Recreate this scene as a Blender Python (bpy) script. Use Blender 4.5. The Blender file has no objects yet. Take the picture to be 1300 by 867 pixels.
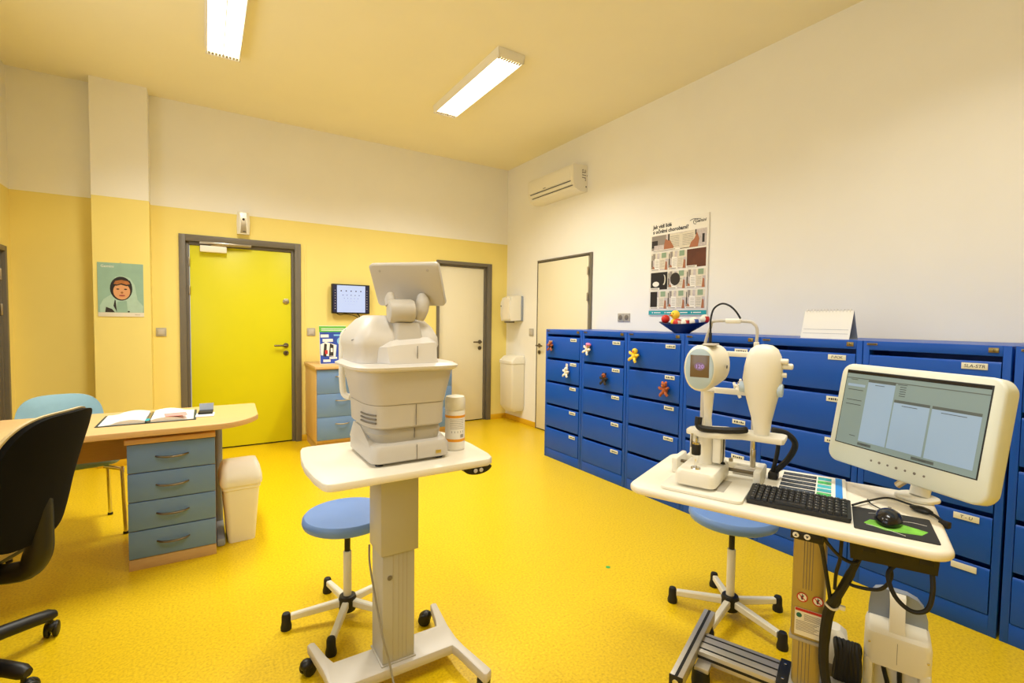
import bpy, bmesh, math, random
from mathutils import Vector, Matrix, Euler
random.seed(7)
PI = math.pi
scene = bpy.context.scene
COL = scene.collection

# ------------------------------------------------------------------ camera
FPX, YAW, PITCH, ROLL, EYE = 612.2124, 0.567891, 0.043233, 0.013248, 1.30
fw = Vector((math.sin(YAW)*math.cos(PITCH), math.cos(YAW)*math.cos(PITCH), -math.sin(PITCH)))
rt = Vector((math.cos(YAW), -math.sin(YAW), 0))
up = rt.cross(fw)
c_, s_ = math.cos(ROLL), math.sin(ROLL)
rt, up = c_*rt + s_*up, -s_*rt + c_*up
cam_d = bpy.data.cameras.new('camera'); cam = bpy.data.objects.new('camera', cam_d); COL.objects.link(cam)
cam_d.sensor_fit = 'HORIZONTAL'; cam_d.sensor_width = 36.0; cam_d.lens = FPX*36.0/1300.0
cam_d.clip_start = 0.02
M = Matrix.Identity(4)
for i in range(3):
    M[i][0], M[i][1], M[i][2] = rt[i], up[i], -fw[i]
M[2][3] = EYE
cam.matrix_world = M
scene.camera = cam

# ------------------------------------------------------------------ world, exposure, daylight
LAMP_W = 38.0          # light thrown down by each louvred ceiling lamp
LAMP_SPREAD = math.radians(138)
DAY_W = 18.0           # daylight through the windows in the left wall
w = bpy.data.worlds.new('sky'); scene.world = w; w.use_nodes = True
bg = w.node_tree.nodes['Background']; bg.inputs['Color'].default_value = (0.72, 0.84, 1.0, 1); bg.inputs['Strength'].default_value = 1.2
vs = scene.view_settings
vs.view_transform = 'Standard'; vs.look = 'None'; vs.gamma = 1.0; vs.use_curve_mapping = False
vs.exposure = 0.0
def area(name, loc, rot, sx, sy, power, color):
    l = bpy.data.lights.new(name, 'AREA'); l.shape = 'RECTANGLE'; l.size = sx; l.size_y = sy; l.energy = power; l.color = color
    o = bpy.data.objects.new(name, l); COL.objects.link(o); o.location = loc; o.rotation_euler = rot
    return o
# daylight outside the two windows of the left wall (both out of frame, behind / beside the camera)
area('window_daylight', (-1.62, 0.55, 1.75), (0, -PI/2, 0), 1.5, 1.9, DAY_W, (0.86, 0.93, 1.0))
area('window_daylight', (-1.62, 3.05, 1.75), (0, -PI/2, 0), 1.5, 1.7, DAY_W*0.9, (0.86, 0.93, 1.0))

# room dimensions
XL, XR, YF, YB, ZC, ZBOR = -1.307, 3.391, -1.70, 5.459, 3.267, 2.2987

# ------------------------------------------------------------------ helpers
def lin(c):
    c = c/255.0
    return c/12.92 if c <= 0.04045 else ((c+0.055)/1.055)**2.4
def rgb(r, g, b): return (lin(r), lin(g), lin(b), 1.0)
MATS = {}
def mat(name, col, rough=0.5, metal=0.0, spec=0.5, noise=0.0, nscale=20.0, bump=0.0, bscale=200.0, emit=0.0, ecol=None, coat=0.0, stretch=None):
    m = bpy.data.materials.new(name); m.use_nodes = True
    nt = m.node_tree; b = nt.nodes['Principled BSDF']
    c = rgb(*col)
    b.inputs['Base Color'].default_value = c; b.inputs['Roughness'].default_value = rough
    b.inputs['Metallic'].default_value = metal; b.inputs['Specular IOR Level'].default_value = spec
    if coat: b.inputs['Coat Weight'].default_value = coat; b.inputs['Coat Roughness'].default_value = 0.1
    tc = nt.nodes.new('ShaderNodeTexCoord')
    src = tc.outputs['Object']
    if stretch:
        mp = nt.nodes.new('ShaderNodeMapping'); mp.inputs['Scale'].default_value = stretch
        nt.links.new(src, mp.inputs['Vector']); src = mp.outputs['Vector']
    if noise:
        n = nt.nodes.new('ShaderNodeTexNoise'); n.inputs['Scale'].default_value = nscale; n.inputs['Detail'].default_value = 3
        nt.links.new(src, n.inputs['Vector'])
        r = nt.nodes.new('ShaderNodeValToRGB')
        r.color_ramp.elements[0].position = 0.3; r.color_ramp.elements[1].position = 0.7
        r.color_ramp.elements[0].color = tuple(x*(1-noise) for x in c[:3])+(1,)
        r.color_ramp.elements[1].color = tuple(min(1, x*(1+noise)) for x in c[:3])+(1,)
        nt.links.new(n.outputs['Fac'], r.inputs['Fac']); nt.links.new(r.outputs['Color'], b.inputs['Base Color'])
    if bump:
        n2 = nt.nodes.new('ShaderNodeTexNoise'); n2.inputs['Scale'].default_value = bscale
        nt.links.new(tc.outputs['Object'], n2.inputs['Vector'])
        bp = nt.nodes.new('ShaderNodeBump'); bp.inputs['Strength'].default_value = bump; bp.inputs['Distance'].default_value = 0.002
        nt.links.new(n2.outputs['Fac'], bp.inputs['Height']); nt.links.new(bp.outputs['Normal'], b.inputs['Normal'])
    if emit:
        b.inputs['Emission Color'].default_value = rgb(*(ecol or col)); b.inputs['Emission Strength'].default_value = emit
    MATS[name] = m
    return m

mat('paint_white', (247, 243, 234), 0.75, noise=0.012, nscale=3, bump=0.05, bscale=300)
mat('paint_cream', (250, 241, 208), 0.8, noise=0.012, nscale=2, bump=0.05, bscale=300)
mat('paint_yellow', (246, 226, 134), 0.7, noise=0.015, nscale=3, bump=0.05, bscale=300)
mat('steel_frame', (112, 104, 90), 0.45)
mat('door_yellow', (224, 216, 16), 0.38, noise=0.01, nscale=4)
mat('door_white', (240, 230, 200), 0.4)
mat('door_gap', (30, 28, 24), 0.8)
mat('metal', (190, 180, 160), 0.28, metal=1.0)
mat('metal_dark', (120, 110, 92), 0.35, metal=1.0)
mat('chrome', (215, 212, 205), 0.12, metal=1.0)
mat('alu', (196, 192, 186), 0.4, metal=0.55, noise=0.05, nscale=8, stretch=(1, 40, 40))
mat('brass', (150, 130, 80), 0.3, metal=1.0)
mat('cabinet_blue', (12, 78, 180), 0.36, spec=0.35, noise=0.03, nscale=3)
mat('cabinet_dark', (10, 30, 80), 0.6)
mat('label_paper', (226, 224, 208), 0.6)
mat('ink', (45, 48, 60), 0.7)
mat('wood_beech', (220, 178, 120), 0.42, noise=0.05, nscale=6, stretch=(3, 30, 30))
mat('wood_edge', (205, 168, 118), 0.5, noise=0.05, nscale=6, stretch=(3, 30, 30))
mat('drawer_blue', (110, 142, 188), 0.45, noise=0.02, nscale=3)
mat('black_plastic', (14, 14, 14), 0.45)
mat('black_rubber', (16, 15, 15), 0.6)
mat('black_fabric', (8, 7, 7), 0.9, spec=0.2, bump=0.2, bscale=600)
mat('seat_beige', (222, 200, 150), 0.8)
mat('chair_blue', (140, 178, 192), 0.6, noise=0.03, nscale=40)
mat('stool_blue', (112, 148, 212), 0.35, noise=0.015, nscale=20)
mat('white_enamel', (236, 230, 214), 0.35)
mat('plastic_white', (240, 234, 218), 0.35)
mat('plastic_cream', (240, 234, 218), 0.42)
mat('instrument_cream', (224, 217, 208), 0.42)
mat('bin_cream', (248, 242, 226), 0.42)
mat('plastic_grey', (200, 192, 180), 0.42)
mat('plastic_grey_d', (180, 172, 158), 0.45)
mat('plastic_dark', (120, 112, 100), 0.5)  # darker warm grey plastic for wells, slots, seams and small buttons
mat('table_white', (242, 233, 214), 0.4)
mat('column_grey', (186, 182, 172), 0.45)
mat('alu_warm', (178, 160, 104), 0.4, metal=0.6, noise=0.03, nscale=6, stretch=(40, 40, 1))
mat('screen_chart', (150, 165, 205), 0.3, emit=0.5, ecol=(190, 208, 250))
mat('screen_navy', (30, 34, 66), 0.3, emit=0.3)
mat('screen_grey', (120, 138, 140), 0.25, emit=0.2, ecol=(150, 168, 166))
mat('screen_pale', (130, 152, 178), 0.25, emit=0.3, ecol=(168, 190, 212))
mat('screen_bar', (84, 92, 92), 0.3, emit=0.12)
mat('screen_text', (58, 66, 72), 0.4)
mat('screen_small', (110, 88, 60), 0.2, emit=0.15)
mat('screen_glow', (190, 160, 230), 0.3, emit=0.35, ecol=(160, 140, 220))
mat('screen_spot', (118, 92, 110), 0.3, emit=0.25, ecol=(120, 90, 150))
mat('screen_black', (18, 16, 22), 0.2)
mat('monitor_shell', (224, 226, 212), 0.35)
mat('print_white', (244, 238, 226), 0.55)
mat('print_teal', (32, 160, 168), 0.5)
mat('print_dark', (46, 38, 34), 0.55)
mat('print_text', (44, 42, 40), 0.6)
mat('print_grey', (150, 140, 130), 0.6)
mat('print_page', (228, 218, 196), 0.6, noise=0.06, nscale=60)
mat('print_skin', (176, 112, 76), 0.6)
mat('print_brown', (96, 48, 20), 0.6, noise=0.25, nscale=8)
mat('print_black', (26, 20, 20), 0.6)
mat('print_green', (146, 168, 136), 0.6)
mat('print_mauve', (206, 194, 190), 0.6, noise=0.15, nscale=50)
mat('cal_teal', (150, 184, 166), 0.6, noise=0.05, nscale=12)
mat('cal_hood', (178, 206, 188), 0.6, noise=0.05, nscale=20)
mat('cal_black', (34, 28, 24), 0.6)
mat('cal_skin', (222, 160, 110), 0.6)
mat('cal_goggle', (170, 106, 50), 0.5, noise=0.3, nscale=30)
mat('cal_lip', (170, 80, 66), 0.6)
mat('bro_green', (96, 178, 60), 0.5)
mat('bro_blue', (40, 72, 168), 0.5, noise=0.3, nscale=14)
mat('bro_cyan', (130, 190, 232), 0.5)
mat('band_orange', (240, 160, 30), 0.5)
mat('warn_red', (196, 44, 34), 0.6)
mat('warn_green', (30, 110, 96), 0.6)
mat('paper', (238, 234, 226), 0.7)
mat('paper_pink', (232, 150, 140), 0.7)
mat('binder_dark', (44, 62, 58), 0.5)
mat('pad_dark', (34, 34, 34), 0.7)
mat('pad_green', (120, 190, 60), 0.7, noise=0.25, nscale=30)
mat('book_blue', (40, 138, 224), 0.5)
mat('book_green', (70, 170, 90), 0.5, noise=0.5, nscale=60)
mat('book_teal', (60, 170, 180), 0.5, noise=0.3, nscale=60)
mat('book_slate', (30, 38, 48), 0.85)
mat('knob_blue', (190, 208, 226), 0.35)
mat('lamp_face', (186, 204, 214), 0.35)
mat('toy_yellow', (250, 214, 60), 0.6)
mat('toy_orange', (226, 120, 40), 0.6)
mat('toy_brown', (164, 84, 40), 0.7)
mat('toy_black', (34, 28, 26), 0.7)
mat('toy_white', (238, 232, 220), 0.7)
mat('toy_pink', (238, 130, 170), 0.7)
mat('toy_tan', (206, 168, 120), 0.7)
mat('tray_navy', (24, 40, 84), 0.25)
mat('ball_red', (206, 40, 34), 0.35)
mat('ball_blue', (60, 96, 190), 0.35)
mat('sticker_green', (60, 170, 80), 0.5)
mat('cable_grey', (150, 142, 124), 0.5)
mat('lamp_white', (246, 240, 226), 0.4)
mat('lamp_glow', (255, 250, 240), 0.5, emit=4.0, ecol=(255, 250, 238))
mat('grey_blue', (150, 158, 172), 0.5)
mat('baseboard_yellow', (226, 178, 30), 0.4)

def make_floor_mat():
    m = bpy.data.materials.new('linoleum_yellow'); m.use_nodes = True
    nt = m.node_tree; b = nt.nodes['Principled BSDF']
    tc = nt.nodes.new('ShaderNodeTexCoord')
    n = nt.nodes.new('ShaderNodeTexNoise'); n.inputs['Scale'].default_value = 100; n.inputs['Detail'].default_value = 4; n.inputs['Roughness'].default_value = 0.65
    nt.links.new(tc.outputs['Object'], n.inputs['Vector'])
    r = nt.nodes.new('ShaderNodeValToRGB'); e = r.color_ramp.elements
    e[0].position = 0.30; e[0].color = rgb(204, 163, 5)
    e[1].position = 0.72; e[1].color = rgb(242, 209, 32)
    k = e.new(0.5); k.color = rgb(230, 192, 12)
    nt.links.new(n.outputs['Fac'], r.inputs['Fac'])
    nt.links.new(r.outputs['Color'], b.inputs['Base Color'])
    n2 = nt.nodes.new('ShaderNodeTexNoise'); n2.inputs['Scale'].default_value = 2.5
    nt.links.new(tc.outputs['Object'], n2.inputs['Vector'])
    mr = nt.nodes.new('ShaderNodeMapRange'); mr.inputs['To Min'].default_value = 0.27; mr.inputs['To Max'].default_value = 0.4
    nt.links.new(n2.outputs['Fac'], mr.inputs['Value']); nt.links.new(mr.outputs['Result'], b.inputs['Roughness'])
    b.inputs['Specular IOR Level'].default_value = 0.45
    MATS['floor'] = m
make_floor_mat()
def make_glass():
    m = bpy.data.materials.new('window_glass'); m.use_nodes = True
    nt = m.node_tree; nt.nodes.clear()
    o = nt.nodes.new('ShaderNodeOutputMaterial'); t = nt.nodes.new('ShaderNodeBsdfTransparent'); g = nt.nodes.new('ShaderNodeBsdfGlossy')
    g.inputs['Roughness'].default_value = 0.02; x = nt.nodes.new('ShaderNodeMixShader'); x.inputs['Fac'].default_value = 0.06
    nt.links.new(t.outputs[0], x.inputs[1]); nt.links.new(g.outputs[0], x.inputs[2]); nt.links.new(x.outputs[0], o.inputs['Surface'])
    MATS['glass'] = m
make_glass()

class MB:
    """collects vertices and faces, then links them as one mesh object"""
    def __init__(s): s.v = []; s.f = []; s.mi = []; s.sm = []
    def add(s, vs, fs, m=0, smooth=True):
        o = len(s.v); s.v += [tuple(x) for x in vs]
        for f in fs: s.f.append([i+o for i in f]); s.mi.append(m); s.sm.append(smooth)
        return s
    def box(s, x0, x1, y0, y1, z0, z1, bev=0.0, m=0, seg=2):
        bm = bmesh.new(); bmesh.ops.create_cube(bm, size=1.0)
        for v in bm.verts:
            v.co = Vector(((x0+x1)/2+v.co.x*(x1-x0), (y0+y1)/2+v.co.y*(y1-y0), (z0+z1)/2+v.co.z*(z1-z0)))
        if bev: bmesh.ops.bevel(bm, geom=list(bm.edges), offset=bev, segments=seg, affect='EDGES', profile=0.5)
        bm.verts.index_update()
        s.add([v.co for v in bm.verts], [[v.index for v in f.verts] for f in bm.faces], m); bm.free(); return s
    def loft(s, rings, m=0, cap=True, closed=True):
        n = len(rings[0]); vs = [p for r in rings for p in r]; fs = []
        for i in range(len(rings)-1):
            for j in range(n if closed else n-1):
                k = (j+1) % n
                fs.append([i*n+j, i*n+k, (i+1)*n+k, (i+1)*n+j])
        s.add(vs, fs, m)
        if cap:
            o = len(s.v)-len(vs)
            s.f.append([o+i for i in range(n)][::-1]); s.mi.append(m); s.sm.append(True)
            s.f.append([o+(len(rings)-1)*n+i for i in range(n)]); s.mi.append(m); s.sm.append(True)
        return s
    def plate(s, poly, z0, z1, e=0.004, m=0, seg=2):
        """polygon (ccw) extruded from z0 to z1 with rounded rims"""
        n = len(poly); P = [Vector(p) for p in poly]; N = []
        for i in range(n):
            a = (P[i]-P[i-1]); b = (P[(i+1) % n]-P[i]); a.normalize() if a.length else None; b.normalize() if b.length else None
            na = Vector((a.y, -a.x)); nb = Vector((b.y, -b.x)); q = na+nb
            N.append(q/max(0.35, q.length_squared/2) if q.length else na)
        def ring(d, z): return [(P[i].x-N[i].x*d, P[i].y-N[i].y*d, z) for i in range(n)]
        rs = []
        for k in range(seg+1):
            t = k/seg*PI/2; rs.append(ring(e*(1-math.sin(t)), z0+e*(1-math.cos(t))))
        for k in range(seg+1):
            t = k/seg*PI/2; rs.append(ring(e*(1-math.cos(t)), z1-e*(1-math.sin(t))))
        return s.loft(rs, m)
    def cyl(s, p0, p1, r0, r1=None, n=16, m=0):
        p0 = Vector(p0); p1 = Vector(p1); r1 = r0 if r1 is None else r1
        d = (p1-p0).normalized(); a = d.orthogonal().normalized(); b = d.cross(a)
        return s.loft([[p+(a*math.cos(2*PI*i/n)+b*math.sin(2*PI*i/n))*r for i in range(n)] for p, r in ((p0, r0), (p1, r1))], m)
    def rod(s, p0, p1, r, n=14, e=0.2, m=0):
        """cylinder with rounded ends"""
        p0 = Vector(p0); p1 = Vector(p1); L = (p1-p0).length; d = (p1-p0)/L; a = d.orthogonal().normalized(); b = d.cross(a); h = min(r*e, L*0.4)
        prof = [(0, r-h), (h*0.3, r-h*0.3), (h, r), (L-h, r), (L-h*0.3, r-h*0.3), (L, r-h)]
        return s.loft([[p0+d*t+(a*math.cos(2*PI*i/n)+b*math.sin(2*PI*i/n))*q for i in range(n)] for t, q in prof], m)
    def tube(s, pts, r, n=8, m=0, smooth_n=0):
        P = [Vector(p) for p in pts]
        if smooth_n:
            Q = []
            for i in range(len(P)-1):
                p0 = P[max(i-1, 0)]; p1 = P[i]; p2 = P[i+1]; p3 = P[min(i+2, len(P)-1)]
                for k in range(smooth_n):
                    t = k/smooth_n
                    Q.append(0.5*((2*p1)+(p2-p0)*t+(2*p0-5*p1+4*p2-p3)*t*t+(3*p1-p0-3*p2+p3)*t**3))
            Q.append(P[-1]); P = Q
        rings = []; prev = None
        if isinstance(r, (list, tuple)) and len(r) != len(P):
            src = list(r); r = []
            for i in range(len(P)):
                t = i/(len(P)-1)*(len(src)-1); k = min(int(t), len(src)-2); r.append(src[k]+(src[k+1]-src[k])*(t-k))
        for i, p in enumerate(P):
            d = (P[min(i+1, len(P)-1)]-P[max(i-1, 0)]).normalized()
            a = d.orthogonal().normalized() if prev is None else (prev-d*prev.dot(d)).normalized()
            prev = a; b = d.cross(a); rr = r[i] if isinstance(r, (list, tuple)) else r
            rings.append([p+(a*math.cos(2*PI*k/n)+b*math.sin(2*PI*k/n))*rr for k in range(n)])
        return s.loft(rings, m)
    def lathe(s, prof, c=(0, 0, 0), n=24, m=0):
        return s.loft([[(c[0]+r*math.cos(2*PI*i/n), c[1]+r*math.sin(2*PI*i/n), c[2]+z) for i in range(n)] for r, z in prof], m)
    def ball(s, c, rx, ry=None, rz=None, n=14, m=0, k=8):
        ry = rx if ry is None else ry; rz = rx if rz is None else rz
        return s.loft([[(c[0]+rx*math.sin(max(.02, min(PI-.02, PI*j/k)))*math.cos(2*PI*i/n), c[1]+ry*math.sin(max(.02, min(PI-.02, PI*j/k)))*math.sin(2*PI*i/n), c[2]-rz*math.cos(PI*j/k)) for i in range(n)] for j in range(k+1)], m)
    def poly(s, pts, y, m=0):
        """flat print in the x-z plane facing -y"""
        return s.add([(x, y, z) for x, z in pts], [list(range(len(pts)))], m, False)
    def rect(s, x0, x1, z0, z1, y, m=0): return s.poly([(x0, z0), (x1, z0), (x1, z1), (x0, z1)], y, m)
    def ell(s, cx, cz, rx, rz, y, m=0, n=20): return s.poly([(cx+rx*math.cos(2*PI*i/n), cz+rz*math.sin(2*PI*i/n)) for i in range(n)], y, m)
    def mesh(s, name, mats):
        me = bpy.data.meshes.new(name); me.from_pydata(s.v, [], s.f)
        for x in ([mats] if isinstance(mats, str) else mats): me.materials.append(MATS[x])
        for p, i, q in zip(me.polygons, s.mi, s.sm): p.material_index = i; p.use_smooth = q
        bm = bmesh.new(); bm.from_mesh(me); 
        if any(s.sm): bmesh.ops.recalc_face_normals(bm, faces=[f for f in bm.faces if f.smooth])
        bm.to_mesh(me); bm.free()
        me.set_sharp_from_angle(angle=math.radians(38)); me.update()
        return me
    def build(s, name, mats, parent=None, loc=(0, 0, 0), rot=(0, 0, 0)):
        return link(name, s.mesh(name, mats), parent, loc, rot)
def link(name, me, parent=None, loc=(0, 0, 0), rot=(0, 0, 0)):
    o = bpy.data.objects.new(name, me); COL.objects.link(o); o.parent = parent; o.location = loc; o.rotation_euler = rot
    return o
def tag(o, label=None, cat=None, group=None, kind=None):
    if label: o['label'] = label
    if cat: o['category'] = cat
    if group: o['group'] = group
    if kind: o['kind'] = kind
    return o
def thing(name, label, cat, loc=(0, 0, 0), rz=0.0, group=None):
    o = bpy.data.objects.new(name, None); COL.objects.link(o); o.empty_display_size = 0.05
    o.location = loc; o.rotation_euler = (0, 0, rz)
    return tag(o, label, cat, group)
def struct(name, loc=(0, 0, 0), rz=0.0, label=None):
    o = bpy.data.objects.new(name, None); COL.objects.link(o); o.location = loc; o.rotation_euler = (0, 0, rz)
    return tag(o, label, None, None, 'structure')
def copy_tree(o, parent=None):
    c = o.copy(); COL.objects.link(c); c.parent = parent
    for ch in list(o.children): copy_tree(ch, c)
    return c
def rrect(x0, x1, y0, y1, r, n=5):
    out = []
    for cx, cy, a in ((x1-r, y0+r, -PI/2), (x1-r, y1-r, 0), (x0+r, y1-r, PI/2), (x0+r, y0+r, PI)):
        for k in range(n+1):
            t = a+PI/2*k/n; out.append((cx+r*math.cos(t), cy+r*math.sin(t)))
    return out
def ring(x0, x1, y0, y1, r, z, n=5, dz=None):
    return [(x, y, z+(dz(x, y) if dz else 0)) for x, y in rrect(x0, x1, y0, y1, r, n)]
def text(name, txt, size, x, z, y, material, parent, align='LEFT', rot=None, shear=0.0, bold=0.0, depth=0.0002):
    cu = bpy.data.curves.new(name, 'FONT'); cu.body = txt; cu.size = size; cu.align_x = align; cu.extrude = depth; cu.shear = shear; cu.offset = bold; cu.resolution_u = 3
    t = bpy.data.objects.new(name, cu); COL.objects.link(t)
    me = bpy.data.meshes.new_from_object(t.evaluated_get(bpy.context.evaluated_depsgraph_get()))
    bpy.data.objects.remove(t); bpy.data.curves.remove(cu)
    me.materials.clear(); me.materials.append(MATS[material])
    return link(name, me, parent, (x, y, z), rot or (PI/2, 0, 0))

# ------------------------------------------------------------------ the room
def wall(name, loc, rz, x0, x1, opens=(), border=None, mats=('paint_white',), t=0.14):
    xs = sorted({x0, x1} | {o[0] for o in opens} | {o[1] for o in opens})
    zs = sorted({0.0, ZC} | {o[2] for o in opens} | {o[3] for o in opens} | ({border} if border else set()))
    b = MB()
    def hole(xa, xb, za, zb): return any(o[0] <= xa+1e-6 and xb <= o[1]+1e-6 and o[2] <= za+1e-6 and zb <= o[3]+1e-6 for o in opens)
    for i in range(len(xs)-1):
        for j in range(len(zs)-1):
            xa, xb, za, zb = xs[i], xs[i+1], zs[j], zs[j+1]
            if hole(xa, xb, za, zb): continue
            m = 1 if (border and za >= border-1e-6) else 0
            b.add([(xa, 0, za), (xb, 0, za), (xb, 0, zb), (xa, 0, zb)], [[0, 1, 2, 3]], m, False)
            b.add([(xa, t, za), (xb, t, za), (xb, t, zb), (xa, t, zb)], [[3, 2, 1, 0]], m, False)
    for (xa, xb, za, zb) in opens:
        b.add([(xa, 0, za), (xa, t, za), (xa, t, zb), (xa, 0, zb)], [[0, 1, 2, 3]], 0, False)
        b.add([(xb, 0, za), (xb, t, za), (xb, t, zb), (xb, 0, zb)], [[3, 2, 1, 0]], 0, False)
        b.add([(xa, 0, zb), (xb, 0, zb), (xb, t, zb), (xa, t, zb)], [[3, 2, 1, 0]], 0, False)
        if za > 0: b.add([(xa, 0, za), (xb, 0, za), (xb, t, za), (xa, t, za)], [[0, 1, 2, 3]], 0, False)
    for xa in (x0, x1): b.add([(xa, 0, 0), (xa, t, 0), (xa, t, ZC), (xa, 0, ZC)], [[0, 1, 2, 3]], 0, False)
    return tag(b.build(name, list(mats), None, loc, (0, 0, rz)), kind='structure')
D1 = (-0.193, 0.854, 2.065)      # yellow door, frame outer x0 x1 top
D2 = (2.382, 3.1525, 2.025)      # white door in the back wall
D3 = (-4.744, -3.779, 2.019)     # white door in the right wall (local x = -world y)
WIN = ((-0.45, 1.55, 0.95, 2.55), (2.15, 3.95, 0.95, 2.55))
tag(MB().box(XL-0.2, XR+0.2, YF-0.2, YB+0.2, -0.12, 0.0).build('floor', 'floor'), kind='structure')
tag(MB().box(XL-0.2, XR+0.2, YF-0.2, YB+0.2, ZC, ZC+0.12).build('ceiling', 'paint_cream'), kind='structure')
wall('wall_back', (0, YB, 0), 0, XL, XR, [(D1[0]+0.03, D1[1]-0.03, 0, D1[2]-0.03), (D2[0]+0.03, D2[1]-0.03, 0, D2[2]-0.03)], ZBOR, ('paint_yellow', 'paint_white'))
wall('wall_right', (XR, 0, 0), -PI/2, -YB, -YF, [(D3[0]+0.012, D3[1]-0.02, 0, D3[2]-0.02)])
wall('wall_left', (XL, 0, 0), PI/2, YF, YB, [*WIN, (4.40, 5.285, 0, 1.80)], ZBOR, ('paint_yellow', 'paint_white'))
wall('wall_front', (0, YF, 0), PI, -XR, -XL, (), ZBOR, ('paint_yellow', 'paint_white'))
# wall pillar beside the yellow door
pb = MB()
pb.box(-0.781, -0.396, 5.295, YB-0.001, 0, ZBOR, m=0); pb.box(-0.781, -0.396, 5.295, YB-0.001, ZBOR, ZC, m=1)
tag(pb.build('wall_pillar', ['paint_yellow', 'paint_white']), kind='structure')
# windows of the left wall (out of frame)
for k, (y0, y1, z0, z1) in enumerate(WIN):
    r = struct('window_%d' % (k+1), (XL, 0, 0), PI/2)
    f = MB(); w_ = 0.06
    f.box(y0, y1, 0.05, 0.11, z0, z0+w_); f.box(y0, y1, 0.05, 0.11, z1-w_, z1); f.box(y0, y0+w_, 0.05, 0.11, z0+w_, z1-w_); f.box(y1-w_, y1, 0.05, 0.11, z0+w_, z1-w_)
    ym = (y0+y1)/2; f.box(ym-0.04, ym+0.04, 0.05, 0.11, z0+w_, z1-w_)
    f.build('window_frame', 'white_enamel', r)
    for a, b_ in ((y0+w_, ym-0.04), (ym+0.04, y1-w_)): MB().box(a, b_, 0.078, 0.082, z0+w_, z1-w_).build('pane', 'glass', r)
    MB().box(y0-0.03, y1+0.03, -0.1, 0.05, z0-0.03, z0, 0.006).build('window_sill', 'white_enamel', r)
# baseboards
def baseboard(name, x0, x1, y0, y1):
    tag(MB().box(x0, x1, y0, y1, 0, 0.065, 0.003).build(name, 'baseboard_yellow'), kind='structure')
baseboard('baseboard_back', -0.393, D1[0], YB-0.012, YB)
baseboard('baseboard_back', D1[1], D2[0], YB-0.012, YB)
baseboard('baseboard_back', D2[1], XR-0.013, YB-0.012, YB)
baseboard('baseboard_back', XL+0.013, -0.784, YB-0.012, YB)
baseboard('baseboard_pillar', -0.781, -0.396, 5.283, 5.295)
baseboard('baseboard_right', XR-0.012, XR, -D3[0], YB)
baseboard('baseboard_right', XR-0.012, XR, YF, -D3[1])
baseboard('baseboard_left', XL, XL+0.012, YF, 4.38)
# slim vertical cover strip on the wall beside the yellow door
tag(MB().box(0.890, 0.905, YB-0.008, YB, 0.07, 2.06, 0.002).build('trim_1', 'paint_yellow'), kind='structure')

def lever(parent, x, z, y, s=1, m='metal_dark', cylinder=True):
    h = MB(); h.rod((x, y, z), (x, y-0.012, z), 0.026, 18)
    h.rod((x, y-0.01, z), (x, y-0.055, z), 0.009, 10); h.rod((x+0.008*s, y-0.05, z), (x-0.115*s, y-0.05, z), 0.0095, 10, 0.5)
    h.build('handle', m, parent)
    k = MB(); k.rod((x, y, z-0.08), (x, y-0.01, z-0.08), 0.026, 18); k.box(x-0.005, x+0.005, y-0.012, y-0.009, z-0.093, z-0.068, m=1)
    k.build('lock_rosette', [m, 'black_plastic'], parent)
def door(name, loc, rz, x0, x1, top, fl, fr, ft, leaf_mat, leaf_y, hinge, label):
    """x0..x1 frame outside; fl, fr, ft visible frame widths"""
    r = struct(name, loc, rz, label)
    f = MB(); e = 0.018
    def bar(a, b, z0, z1, ya, yb): f.box(a, b, ya, yb, z0, z1, 0.002)
    bar(x0, x0+fl*0.66, 0, top, -e, 0.1); bar(x1-fr*0.66, x1, 0, top, -e, 0.1); bar(x0+fl*0.66, x1-fr*0.66, top-ft*0.66, top, -e, 0.1)
    if leaf_y > 0.005:
        bar(x0+fl*0.66, x0+fl, 0, top-ft*0.66, leaf_y-0.012, 0.1); bar(x1-fr, x1-fr*0.66, 0, top-ft*0.66, leaf_y-0.012, 0.1); bar(x0+fl, x1-fr, top-ft, top-ft*0.66, leaf_y-0.012, 0.1)
    else:
        bar(x0+fl*0.66, x0+fl, 0, top-ft*0.66, 0.0, 0.1); bar(x1-fr, x1-fr*0.66, 0, top-ft*0.66, 0.0, 0.1); bar(x0+fl, x1-fr, top-ft, top-ft*0.66, 0.0, 0.1)
    f.build('door_frame', 'steel_frame', r)
    lx0, lx1, lt = x0+fl+0.003, x1-fr-0.003, top-ft-0.003
    MB().box(lx0, lx1, leaf_y, leaf_y+0.04, 0.014, lt, 0.002).build('door_leaf', leaf_mat, r)
    MB().box(x0+fl, x1-fr, leaf_y+0.01, leaf_y+0.035, 0.0005, 0.0135).build('threshold_gap', 'door_gap', r)
    hx, s = (lx0+0.004, 1) if hinge == 'L' else (lx1-0.004, -1)
    for z in (0.25, lt-0.47, lt-0.2):
        MB().rod((hx-0.008*s, leaf_y-0.011, z), (hx-0.008*s, leaf_y-0.011, z+0.085), 0.009, 10).build('hinge', 'metal', r)
    return r, lx0, lx1, lt
d, a0, a1, lt = door('door_1', (0, YB, 0), 0, D1[0], D1[1], D1[2], 0.079, 0.086, 0.09, 'door_yellow', 0.03, 'L', 'bright yellow door in grey steel frame with a door closer')
lever(d, 0.712, 1.012, 0.03)
sp = MB(); sp.rod((0.715, 0.03, 1.467), (0.715, 0.018, 1.467), 0.03, 20); sp.rod((0.715, 0.02, 1.467), (0.715, 0.012, 1.467), 0.016, 14); sp.build('safety_lock', 'metal', d)
cl = MB(); cl.box(-0.028, 0.19, -0.03, 0.03, 1.912, 1.972, 0.006); cl.build('door_closer', 'lamp_white', d)
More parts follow.
